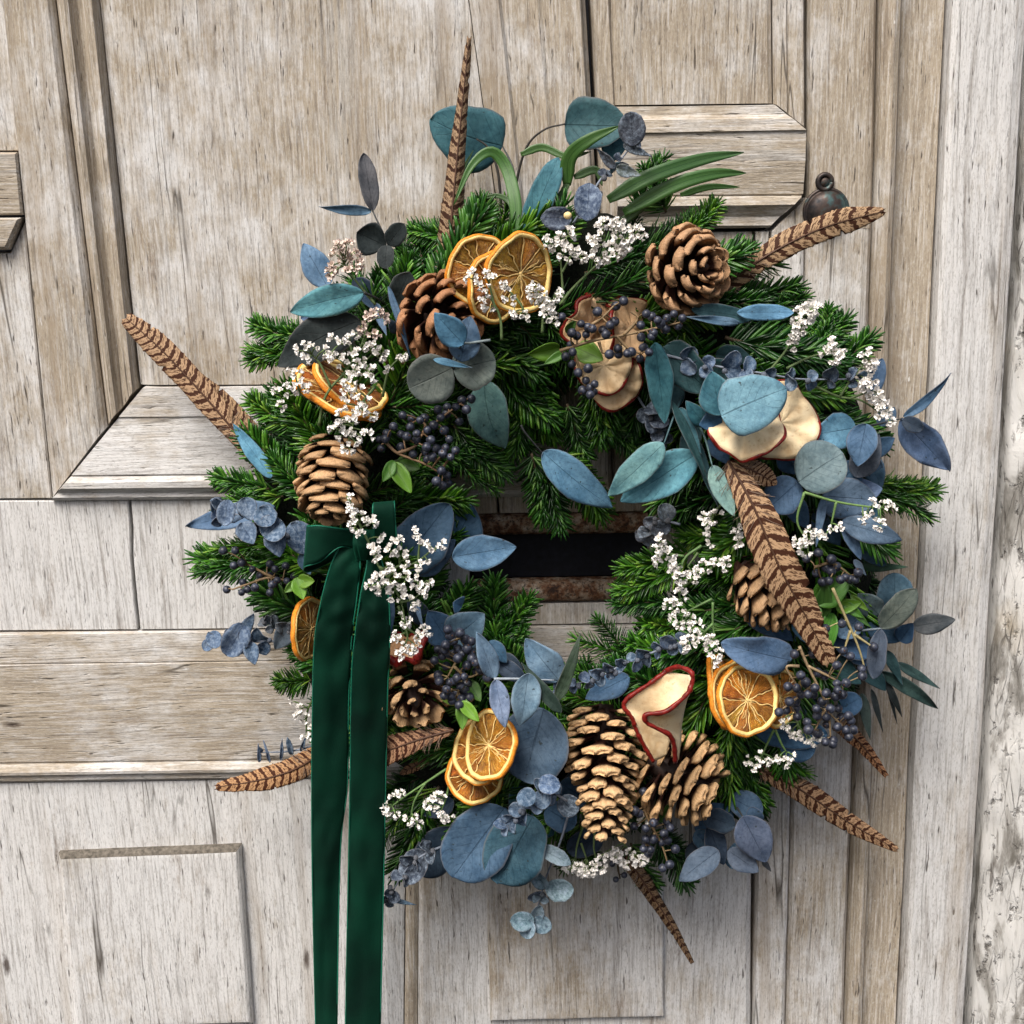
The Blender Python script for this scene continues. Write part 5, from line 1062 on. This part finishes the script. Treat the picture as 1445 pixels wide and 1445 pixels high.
# ---- orange slices
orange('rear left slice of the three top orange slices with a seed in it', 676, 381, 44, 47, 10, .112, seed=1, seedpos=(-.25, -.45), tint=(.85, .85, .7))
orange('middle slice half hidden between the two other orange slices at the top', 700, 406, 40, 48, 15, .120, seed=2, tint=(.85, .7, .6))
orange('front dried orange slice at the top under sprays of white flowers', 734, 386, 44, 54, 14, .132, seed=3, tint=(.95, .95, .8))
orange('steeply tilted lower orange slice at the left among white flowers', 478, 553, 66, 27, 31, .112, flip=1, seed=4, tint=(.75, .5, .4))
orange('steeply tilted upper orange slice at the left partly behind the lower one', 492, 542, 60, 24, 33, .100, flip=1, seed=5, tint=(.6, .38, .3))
orange('orange slice half hidden behind the ribbon tails', 438, 888, 27, 46, 5, .100, seed=6, tint=(1, .9, .8))
orange('lowest orange slice of the stack at the bottom left', 672, 1090, 43, 46, 10, .102, seed=7, tint=(1, .8, .6))
orange('middle orange slice of the stack at the bottom left', 676, 1057, 36, 51, 8, .116, flip=-1, seed=8, tint=(.9, .75, .6))
orange('front orange slice of the stack at the bottom left under small green leaves', 690, 1052, 37, 52, 12, .131, flip=-1, seed=9, tint=(1, .85, .65))
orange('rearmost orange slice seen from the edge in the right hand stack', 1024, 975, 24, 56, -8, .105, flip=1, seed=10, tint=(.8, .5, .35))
orange('second orange slice just behind the front one in the right hand stack', 1042, 984, 36, 56, -10, .115, flip=1, seed=11, tint=(.9, .7, .5))
orange('front orange slice with pale radiating fibres at the lower right', 1054, 988, 43, 53, -12, .128, seed=12, tint=(1.05, .95, .75))
orange('orange slice behind the lower right berries', 1100, 985, 31, 43, 12, .098, seed=13, tint=(1, .85, .65))
# ---- apple slices
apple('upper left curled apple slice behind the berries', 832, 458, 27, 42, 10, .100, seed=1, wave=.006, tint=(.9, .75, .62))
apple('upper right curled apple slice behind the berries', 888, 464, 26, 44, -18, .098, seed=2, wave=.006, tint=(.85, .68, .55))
apple('lower of the two flat apple slices under the upper berries', 866, 537, 38, 38, 0, .100, seed=3, tint=(.95, .85, .72))
apple('upper of the two flat apple slices under the upper berries', 852, 515, 38, 38, 0, .110, seed=4, tint=(.95, .85, .72))
apple('rear apple slice on the right with a thick red rim', 1100, 596, 51, 54, 0, .115, seed=5, tint=(1.02, 1, .92))
apple('front apple slice on the right mostly under a big teal leaf', 1054, 600, 50, 45, 0, .135, seed=6, tint=(1.02, 1, .92))
apple('small red edged apple slice beside the ribbon above the dark pine cone', 572, 914, 30, 15, -28, .105, seed=7, tint=(.8, .55, .4), skin=.003)
def ruffled():
    t = thing('ruffled_apple_slice', 'folded creamy apple slice with a wavy bright red rim above the lower pine cones', 'apple slice', P(930, 1010, .12))
    a, A1, B1 = loft('flesh', [(940, 948, 0.170), (922, 962, 0.170), (881, 991, 0.170), (893, 1015, 0.170), (904, 1040, 0.168), (922, 1074, 0.165)], [(977, 953, 0.185), (975, 972, 0.185), (953, 1002, 0.175), (946, 1018, 0.165), (946, 1040, 0.160), (941, 1064, 0.160)], M_apple, t, 40, 10, -.18, thick=.003, color=(1.05, 1.05, 1.0), wav=.0015)
    b, A2, B2 = loft('flesh', [(972, 979, 0.188), (940, 1005, 0.190), (913, 1009, 0.190), (915, 1022, 0.188), (944, 1036, 0.185), (953, 1074, 0.180)], [(968, 985, 0.175), (964, 1005, 0.170), (962, 1020, 0.168), (961, 1035, 0.166), (959, 1050, 0.166), (956, 1072, 0.170)], M_apple, t, 40, 8, -.10, thick=.0022, color=(.98, .95, .85), wav=.001)
    def rim(pts, r0):
        q = crom(W3(pts), 60); V, F = tube_vf(q, lambda u: r0*.70*(1+.10*math.sin(u*41)+.08*math.sin(u*97)), 8); V = [v+Vector((nz(v.x*400, v.y*400, v.z*400), 0, nz(v.z*400, v.x*400, 1)))*.0007 for v in V]; part('skin', V, F, M_skin, t)
    rim([(940, 947, 0.171), (922, 961, 0.172), (881, 991, 0.172), (892, 1014, 0.172), (902, 1040, 0.170), (922, 1075, 0.167)], .0024)
    rim([(940, 947, 0.171), (958, 941, 0.178), (976, 950, 0.186), (976, 966, 0.188), (968, 981, 0.190), (940, 1004, 0.192), (913, 1008, 0.192), (913, 1020, 0.191), (943, 1036, 0.188), (951, 1052, 0.185), (953, 1076, 0.180)], .0026)
ruffled()
# ---- berries
berries('dense round cluster of blue black berries right of the tan pine cone', [(652, 565), (665, 563), (631, 575), (643, 574), (618, 578), (658, 578), (630, 584), (622, 589), (648, 595), (568, 586), (581, 591), (593, 593), (599, 590), (579, 602), (546, 612), (544, 620), (566, 613), (574, 616), (588, 612), (588, 621), (603, 607), (627, 607), (608, 621), (634, 620), (566, 631), (538, 633), (602, 631), (600, 638), (616, 633), (629, 632), (625, 640), (603, 648), (610, 645), (583, 641), (643, 636), (636, 645), (623, 664), (631, 671), (616, 679), (625, 685), (633, 682), (536, 620), (555, 602), (612, 600)],
        [[(560, 640), (585, 630), (597, 612), (625, 588), (650, 570)], [(545, 625), (562, 640), (600, 655), (625, 670)], [(597, 612), (600, 600), (590, 592)]], scol=(.36, .22, .12))
berries('loose spray of dark berries over the upper apple slices', [(843, 440), (820, 457), (793, 447), (830, 462), (836, 464), (827, 472), (807, 470), (814, 474), (805, 487), (808, 497), (798, 503), (807, 514), (830, 520), (816, 526), (827, 537), (839, 542), (833, 547), (822, 551), (838, 553), (833, 557), (869, 432), (880, 425), (861, 459), (867, 454), (851, 466), (855, 472), (904, 459), (905, 476), (922, 470), (919, 475), (872, 492), (873, 500), (860, 500), (885, 499), (891, 497), (908, 491), (916, 497), (903, 506), (912, 443), (920, 447), (928, 452), (932, 457), (951, 443), (941, 449), (963, 449), (957, 460), (939, 464)],
        [[(790, 495), (840, 480), (880, 473), (930, 462), (960, 455)], [(808, 488), (818, 520), (830, 545)], [(870, 474), (885, 490), (905, 500)], [(835, 458), (850, 448), (866, 432)], [(880, 473), (900, 450), (890, 440)], [(845, 482), (850, 498)]], d=.135)
berries('small dark berries at the far left edge under the frosted leaves', [(320, 832), (330, 798), (341, 794), (343, 822), (341, 836), (356, 803), (367, 812), (360, 829), (349, 832), (381, 813), (388, 803), (403, 799), (384, 825), (391, 819), (405, 820), (415, 813), (381, 836), (381, 796), (315, 777), (332, 777), (424, 835)], [[(425, 830), (385, 815), (345, 826), (328, 832)], [(385, 815), (350, 797)]], d=.10, r=5.6)
berries('thick bunch of grape like berries above the dark pine cone', [(632, 888), (635, 896), (649, 893), (657, 902), (665, 905), (629, 910), (627, 917), (618, 916), (646, 915), (659, 915), (633, 923), (639, 923), (646, 929), (666, 929), (659, 939), (665, 921), (613, 932), (619, 953), (620, 961), (649, 949), (645, 957), (635, 963), (641, 961), (659, 964), (630, 973), (627, 982), (636, 983), (645, 977), (656, 974), (652, 986), (638, 989), (648, 995), (662, 984), (685, 939), (679, 947), (673, 947), (688, 956), (640, 905), (652, 922), (624, 926), (630, 940), (672, 935), (655, 955), (650, 968)],
        [[(650, 900), (655, 915), (640, 940), (632, 955)], [(640, 940), (660, 955), (680, 948)], [(650, 960), (645, 985)]], d=.13, r=6.8, scol=(.34, .24, .12))
berries('largest bunch of dark berries at the lower right beside the orange slices', [(1121, 923), (1147, 923), (1190, 918), (1200, 926), (1181, 939), (1216, 944), (1217, 954), (1112, 969), (1124, 971), (1130, 953), (1154, 949), (1163, 953), (1181, 965), (1194, 964), (1150, 971), (1140, 980), (1130, 980), (1148, 980), (1166, 978), (1179, 983), (1189, 980), (1182, 974), (1122, 990), (1114, 990), (1109, 1002), (1099, 1005), (1123, 999), (1152, 1000), (1183, 1000), (1153, 1010), (1166, 1012), (1187, 1012), (1197, 1010), (1139, 1019), (1167, 1022), (1182, 1026), (1201, 1017), (1194, 1030), (1204, 1030), (1141, 1030), (1198, 1040), (1165, 1047), (1176, 1045), (1175, 1050), (1125, 1011), (1154, 1035), (1137, 963), (1160, 990), (1172, 1000)],
        [[(1128, 912), (1140, 940), (1160, 980), (1170, 1005), (1190, 1025)], [(1140, 940), (1165, 952), (1190, 965)], [(1150, 965), (1125, 985), (1105, 1000)], [(1170, 1005), (1172, 1040)], [(1165, 1000), (1150, 1030)], [(1128, 940), (1110, 942), (1125, 968)]], d=.14, r=7.0, scol=(.38, .27, .15))
berries('dark berries half hidden below the white flowers on the right', [(1173, 789), (1166, 801), (1173, 806), (1152, 809), (1161, 821), (1170, 820), (1193, 815), (1186, 818), (1200, 818), (1207, 818), (1211, 808), (1138, 789), (1155, 780), (1180, 800)], [[(1150, 800), (1175, 795), (1200, 812)]], d=.115, r=6.6)
berries('few single berries on long pale stalks right of the feather tip', [(1233, 913), (1212, 885), (1165, 887), (1147, 913), (1190, 918), (1188, 880)], [[(1175, 830), (1195, 875), (1212, 915), (1222, 950)], [(1200, 890), (1192, 915)], [(1205, 895), (1230, 912)]], d=.13, r=6.4, scol=(.50, .42, .20))
berries('small berry bunch hanging between the two lower pine cones', [(908, 1117), (896, 1144), (902, 1148), (895, 1166), (925, 1155), (922, 1161), (911, 1169), (942, 1159), (946, 1168), (937, 1176), (942, 1186), (922, 1184), (934, 1188), (911, 1184), (912, 1189), (908, 1198), (918, 1199), (915, 1204), (953, 1198), (945, 1220), (935, 1225)], [[(905, 1120), (912, 1150), (925, 1175), (935, 1195), (942, 1218)], [(925, 1175), (912, 1190)]], d=.125, r=6.6)
berries('three dried brown berries on hair thin stalks below the long pine cone', [(864, 1219), (881, 1235), (869, 1241)], [[(880, 1195), (872, 1220), (875, 1240)]], d=.08, r=5, scol=(.1, .07, .04))
# ---- flowers
flowers('dusty pinkish flower head at the top left edge', [(475, 360), (484, 356), (495, 368), (480, 376), (490, 384), (470, 374), (501, 378), (478, 349), (489, 348), (497, 358), (468, 385), (505, 370), (483, 366)], [[(530, 430), (505, 400), (486, 372)]], size=8, dusty=True, d=.11)
flowers('branching spray of white flowers over the left orange slices', [(423, 495), (444, 491), (467, 499), (432, 489), (456, 495), (481, 483), (494, 478), (504, 470), (527, 472, 1), (527, 443, 1), (520, 450, 1), (533, 440, 1), (538, 448, 1), (510, 460, 1), (516, 487), (522, 494), (537, 497), (512, 510), (506, 517), (500, 524), (491, 537), (518, 524), (524, 528), (485, 510), (476, 506), (417, 528), (423, 539), (392, 555), (396, 572), (413, 551), (404, 548), (430, 548), (486, 545), (500, 500), (530, 487), (436, 505), (472, 478), (534, 505)],
        [[(450, 600), (456, 568), (467, 547), (483, 530), (498, 508), (510, 487), (520, 455)], [(467, 547), (452, 514), (440, 500)], [(450, 570), (423, 557), (398, 562)], [(498, 508), (494, 487), (480, 485)], [(483, 530), (505, 520), (525, 500)], [(423, 557), (418, 535)]], d=.145)
flowers('white flowers trailing down onto the tan pine cone', [(491, 555), (506, 555), (489, 570), (512, 580), (523, 584), (500, 590), (491, 597), (509, 566), (517, 572), (505, 580), (475, 606), (500, 622), (510, 616), (493, 632), (485, 612), (480, 600), (518, 612), (498, 610), (483, 590)], [[(530, 545), (510, 570), (498, 600), (490, 630)]], d=.155)
flowers('single little white flower on its own thin stalk right of the left orange slices', [(568, 501), (563, 508), (548, 520)], [[(540, 560), (546, 530), (554, 515), (566, 504)]], d=.13, size=7)
flowers('long spray of white flowers hanging over the bow and right ribbon tail', [(494, 706), (496, 722), (517, 735), (502, 743), (509, 754), (533, 758), (528, 770), (510, 728), (525, 738), (500, 733), (498, 714), (545, 801), (532, 818), (548, 818), (540, 830), (573, 816), (590, 814), (604, 820), (590, 828), (596, 837), (569, 845), (585, 851), (565, 830), (538, 810), (556, 812), (598, 828), (578, 848), (529, 776), (532, 783), (555, 838), (526, 826)],
        [[(490, 700), (510, 745), (525, 775), (535, 800), (552, 822), (566, 850), (572, 880)], [(535, 800), (560, 812), (585, 820), (600, 822)], [(556, 828), (540, 825)], [(566, 850), (585, 845)]], d=.16)
flowers('white flower tips reaching right over the dusty blue folded leaf', [(590, 760), (588, 753), (596, 770), (615, 776), (609, 772), (621, 770), (602, 789), (595, 797), (570, 791), (572, 801), (568, 785), (562, 764), (560, 775), (551, 778)], [[(548, 815), (560, 800), (585, 795), (605, 780), (612, 775)], [(590, 792), (592, 765)], [(565, 800), (562, 770)]], d=.15, size=7.5)
flowers('white flowers falling in front of the small red edged apple slice', [(567, 871), (574, 877), (561, 898), (580, 915), (563, 925), (596, 896), (590, 902), (585, 910), (560, 905), (566, 917), (572, 880), (600, 890), (570, 910)], [[(562, 855), (570, 880), (575, 900), (565, 920)], [(572, 885), (595, 900)]], d=.15, size=7.5)
flowers('white flowers sprinkled over the three top orange slices', [(664, 393), (670, 388), (678, 402), (691, 395), (685, 390), (684, 422), (693, 433), (688, 412), (714, 408), (720, 418), (712, 401), (734, 443), (745, 449), (755, 402), (757, 420), (750, 410), (776, 422), (768, 437), (778, 456), (786, 412), (771, 428), (781, 433), (765, 425), (784, 420), (760, 412), (727, 440), (773, 447)], [[(708, 480), (706, 450), (695, 425), (675, 400)], [(765, 470), (768, 440), (780, 425)], [(745, 455), (735, 430), (718, 410)], [(700, 440), (690, 400)], [(768, 440), (755, 415)]], d=.155, size=8)
flowers('bright white flower heads between the orange slices and upper right pine cone', [(772, 341), (789, 339), (801, 333), (795, 360), (812, 356), (780, 348), (804, 363), (818, 362), (849, 323), (849, 333), (850, 316), (874, 312), (876, 325), (864, 323), (895, 321), (903, 333), (887, 346), (845, 346), (853, 360), (837, 368), (864, 360), (876, 352), (870, 318), (897, 330), (880, 338), (842, 338), (866, 352), (786, 345)], [[(795, 430), (793, 390), (790, 355)], [(790, 430), (810, 405), (838, 378), (860, 355), (885, 335)], [(853, 362), (853, 330)], [(870, 350), (872, 322)], [(793, 385), (805, 362)]], d=.13, size=9)
flowers('white flower head at the upper right between leaf and fir tips', [(1146, 436), (1131, 444), (1125, 459), (1123, 473), (1121, 488), (1138, 438), (1128, 452), (1140, 446), (1130, 466), (1118, 478), (1135, 455)], [[(1080, 530), (1105, 500), (1125, 470), (1135, 445)]], size=9, d=.12)
flowers('white flower cluster over the fir tips at the upper right', [(1175, 496), (1181, 502), (1172, 488), (1168, 497), (1184, 493), (1178, 508)], [[(1110, 520), (1140, 505), (1170, 496)]], size=9, d=.12)
flowers('row of white flowers along the upper right edge of the wreath', [(1225, 500), (1227, 515), (1221, 507), (1232, 510), (1221, 536), (1231, 538), (1219, 546), (1229, 560), (1241, 565), (1237, 573), (1246, 585), (1254, 592), (1225, 550), (1238, 555), (1243, 577), (1214, 540), (1250, 580), (1224, 524)], [[(1150, 545), (1185, 560), (1215, 565), (1245, 585)], [(1185, 560), (1205, 530), (1225, 508)], [(1200, 562), (1228, 552)]], size=8.5, d=.12)
flowers('white flowers on green stalks over the right blue leaves', [(1232, 713), (1256, 716), (1218, 730), (1243, 740), (1225, 720), (1240, 728), (1248, 712), (1184, 744), (1166, 754), (1176, 749)], [[(1135, 695), (1180, 708), (1225, 715), (1250, 716)], [(1180, 708), (1172, 745)]], d=.15, size=8, scol=(.16, .28, .08))
flowers('small white flowers just right of the largest feather', [(1139, 754), (1132, 775), (1146, 761), (1137, 765), (1144, 748), (1128, 765), (1152, 758), (1140, 778)], [[(1135, 695), (1125, 735), (1140, 765)]], d=.15, size=8, scol=(.16, .28, .08))
flowers('loose white flowers left of the right pine cone', [(994, 729), (1004, 733), (1002, 750), (1000, 764), (997, 740), (1010, 728), (1042, 744), (1044, 764), (1040, 755), (1004, 794), (1021, 798), (996, 798), (1012, 793), (1028, 794), (975, 806), (980, 818), (985, 808), (972, 815)], [[(1040, 700), (1010, 720), (1002, 750)], [(1040, 730), (1043, 760)], [(950, 835), (985, 815), (1010, 798)], [(985, 780), (970, 800)]], d=.115, size=7.5)
flowers('white flower string running down the right side of the opening', [(930, 764), (926, 777), (932, 789), (942, 781), (950, 796), (959, 804), (936, 772), (945, 789), (955, 798), (928, 785), (959, 825), (961, 837), (955, 816), (942, 854), (955, 852), (953, 870), (967, 875), (969, 862), (984, 879), (948, 848), (962, 880), (975, 872), (950, 862), (978, 884)], [[(990, 770), (965, 790), (958, 830), (962, 850), (975, 870)], [(965, 785), (940, 780), (930, 770)], [(962, 845), (945, 852)], [(1005, 845), (965, 865)]], d=.125, size=8, scol=(.12, .22, .07))
flowers('white flowers just above the right hand orange slices', [(982, 901), (963, 912), (996, 901), (1000, 914), (1011, 920), (990, 896), (973, 908), (1004, 906), (985, 908), (967, 904), (1008, 928)], [[(1006, 850), (1006, 880), (1010, 910)], [(1006, 880), (985, 900), (968, 910)]], d=.13, size=8.5, scol=(.14, .26, .08))
flowers('white tubular flowers drooping under the lower right berries', [(1111, 1021), (1125, 1038), (1139, 1042), (1156, 1038), (1118, 1030), (1132, 1036), (1147, 1044), (1108, 1012)], [[(1120, 990), (1125, 1020), (1135, 1035)]], d=.115, size=8, down=True)
flowers('white tubular flowers drooping by the lower right fir tips', [(1080, 1073), (1066, 1080), (1101, 1066), (1116, 1064), (1090, 1070), (1074, 1068), (1108, 1072), (1058, 1072)], [[(1092, 1030), (1080, 1055), (1075, 1068)], [(1094, 1030), (1103, 1050), (1110, 1062)]], d=.12, size=8.5, down=True, scol=(.15, .27, .08))
flowers('white flowers on green stalks right of the ribbon near the bottom', [(547, 1142), (557, 1146), (564, 1118), (575, 1156), (588, 1160), (606, 1134), (620, 1144), (630, 1153), (625, 1125), (582, 1150), (613, 1138), (550, 1136), (625, 1148), (616, 1124), (556, 1124)], [[(630, 1085), (600, 1105), (570, 1125), (550, 1140)], [(600, 1105), (585, 1130), (580, 1152)], [(635, 1100), (630, 1125), (622, 1145)]], d=.11, size=8.5, down=True, scol=(.15, .27, .08))
flowers('row of white flowers hanging under the wreath left of the long pine cone tip', [(813, 1222), (831, 1222), (848, 1225), (822, 1218), (840, 1220), (806, 1224), (818, 1228), (836, 1229), (826, 1226), (800, 1218)], [[(825, 1160), (815, 1190), (812, 1212)], [(840, 1165), (838, 1195), (842, 1215)], [(820, 1190), (828, 1212)]], d=.10, size=9, down=True)
flowers('white flowers at the tip of the long pine cone above the dark feather', [(851, 1205), (872, 1204), (889, 1204), (903, 1211), (862, 1200), (880, 1208), (896, 1206), (886, 1214), (868, 1196), (907, 1203)], [[(870, 1170), (880, 1190), (890, 1202)]], d=.115, size=9, down=True)
flowers('few white flowers behind the berries between the lower pine cones', [(900, 1153), (890, 1150), (908, 1158), (898, 1160)], [[(890, 1130), (900, 1150)]], d=.105, size=7.5)
flowers('faded greenish flowers peeping out left of the ribbon tail', [(415, 990), (425, 1000), (430, 1015), (420, 1008), (432, 1040), (437, 1025)], [[(460, 960), (435, 1000), (432, 1035)]], d=.07, size=7.5, scol=(.16, .26, .07))
# ---- ribbon
rib = thing('velvet_ribbon', 'long dark green velvet ribbon tied in a small bow with two tails hanging down', 'ribbon', P(500, 780, .11))
def rtail(Lp, Rp):
    o, A, B = loft('tail', Lp, Rp, M_velvet, rib, 90, 14, .09, thick=.0010, wav=.0048)
    for E_ in (A, B):
        V, F = tube_vf([p+(CAM-p).normalized()*.0003 for p in E_], .00062, 6); part('trim', V, F, M_trim, o)
rtail([(486, 762, .132), (468, 795, .140), (453, 850, .138), (444, 905, .130), (441, 1000, .118), (440, 1120, .105), (441, 1250, .095), (446, 1475, .085)], [(508, 765, .130), (508, 800, .136), (503, 850, .134), (496, 905, .128), (492, 1000, .116), (490, 1110, .103), (480, 1210, .095), (475, 1475, .087)])
rtail([(516, 766, .128), (518, 795, .138), (509, 840, .142), (502, 890, .138), (496, 960, .128), (494, 1110, .112), (491, 1260, .100), (487, 1475, .090)], [(530, 768, .128), (541, 800, .132), (549, 850, .134), (550, 905, .132), (547, 980, .122), (544, 1110, .108), (541, 1260, .098), (536, 1475, .088)])
def rloop(Lp, Rp):
    o, A, B = loft('loop', Lp, Rp, M_velvet, rib, 40, 8, 0, thick=.0010, wav=.0008)
    for E_ in (A, B):
        V, F = tube_vf(E_, .0006, 6); part('trim', V, F, M_trim, o)
rloop([(506, 748, .130), (480, 746, .142), (450, 742, .148), (436, 743, .140), (440, 742, .122), (500, 748, .110)], [(506, 775, .130), (480, 772, .140), (452, 792, .146), (430, 800, .140), (438, 806, .122), (500, 775, .110)])
rloop([(520, 775, .128), (528, 755, .145), (526, 725, .155), (527, 711, .150), (529, 718, .132), (522, 775, .112)], [(538, 788, .128), (558, 770, .140), (557, 728, .150), (556, 709, .146), (555, 718, .130), (535, 790, .112)])
loft('knot', [(500, 750, .134), (498, 768, .144), (503, 790, .136)], [(527, 748, .134), (531, 767, .144), (524, 790, .136)], M_velvet, rib, 16, 8, .12, thick=.0012)
loft('knot_fold', [(506, 748, .140), (504, 768, .1505), (509, 790, .142)], [(519, 748, .140), (522, 768, .1505), (516, 790, .142)], M_velvet, rib, 16, 6, .10, thick=.0012)
if 0: V, F = ico(1, 3); kc = P(512, 768, .132); V = [kc+RGT*v.x*.0125+UP*v.y*.0095+FWD*v.z*.008+UP*.0012*math.sin(v.x*9) for v in V]
b = thing('seed_bead', 'tiny cream seed bead on the dark frosted leaves at the top', 'bead', P(801, 304, .12)); V, F = ico(1, 2)
part('bead', [P(801, 304, .125)+Vector((v.x*.0030, v.y*.003, v.z*.0027)) for v in V], F, M_seed, b)
print('fir sprigs', nfir)
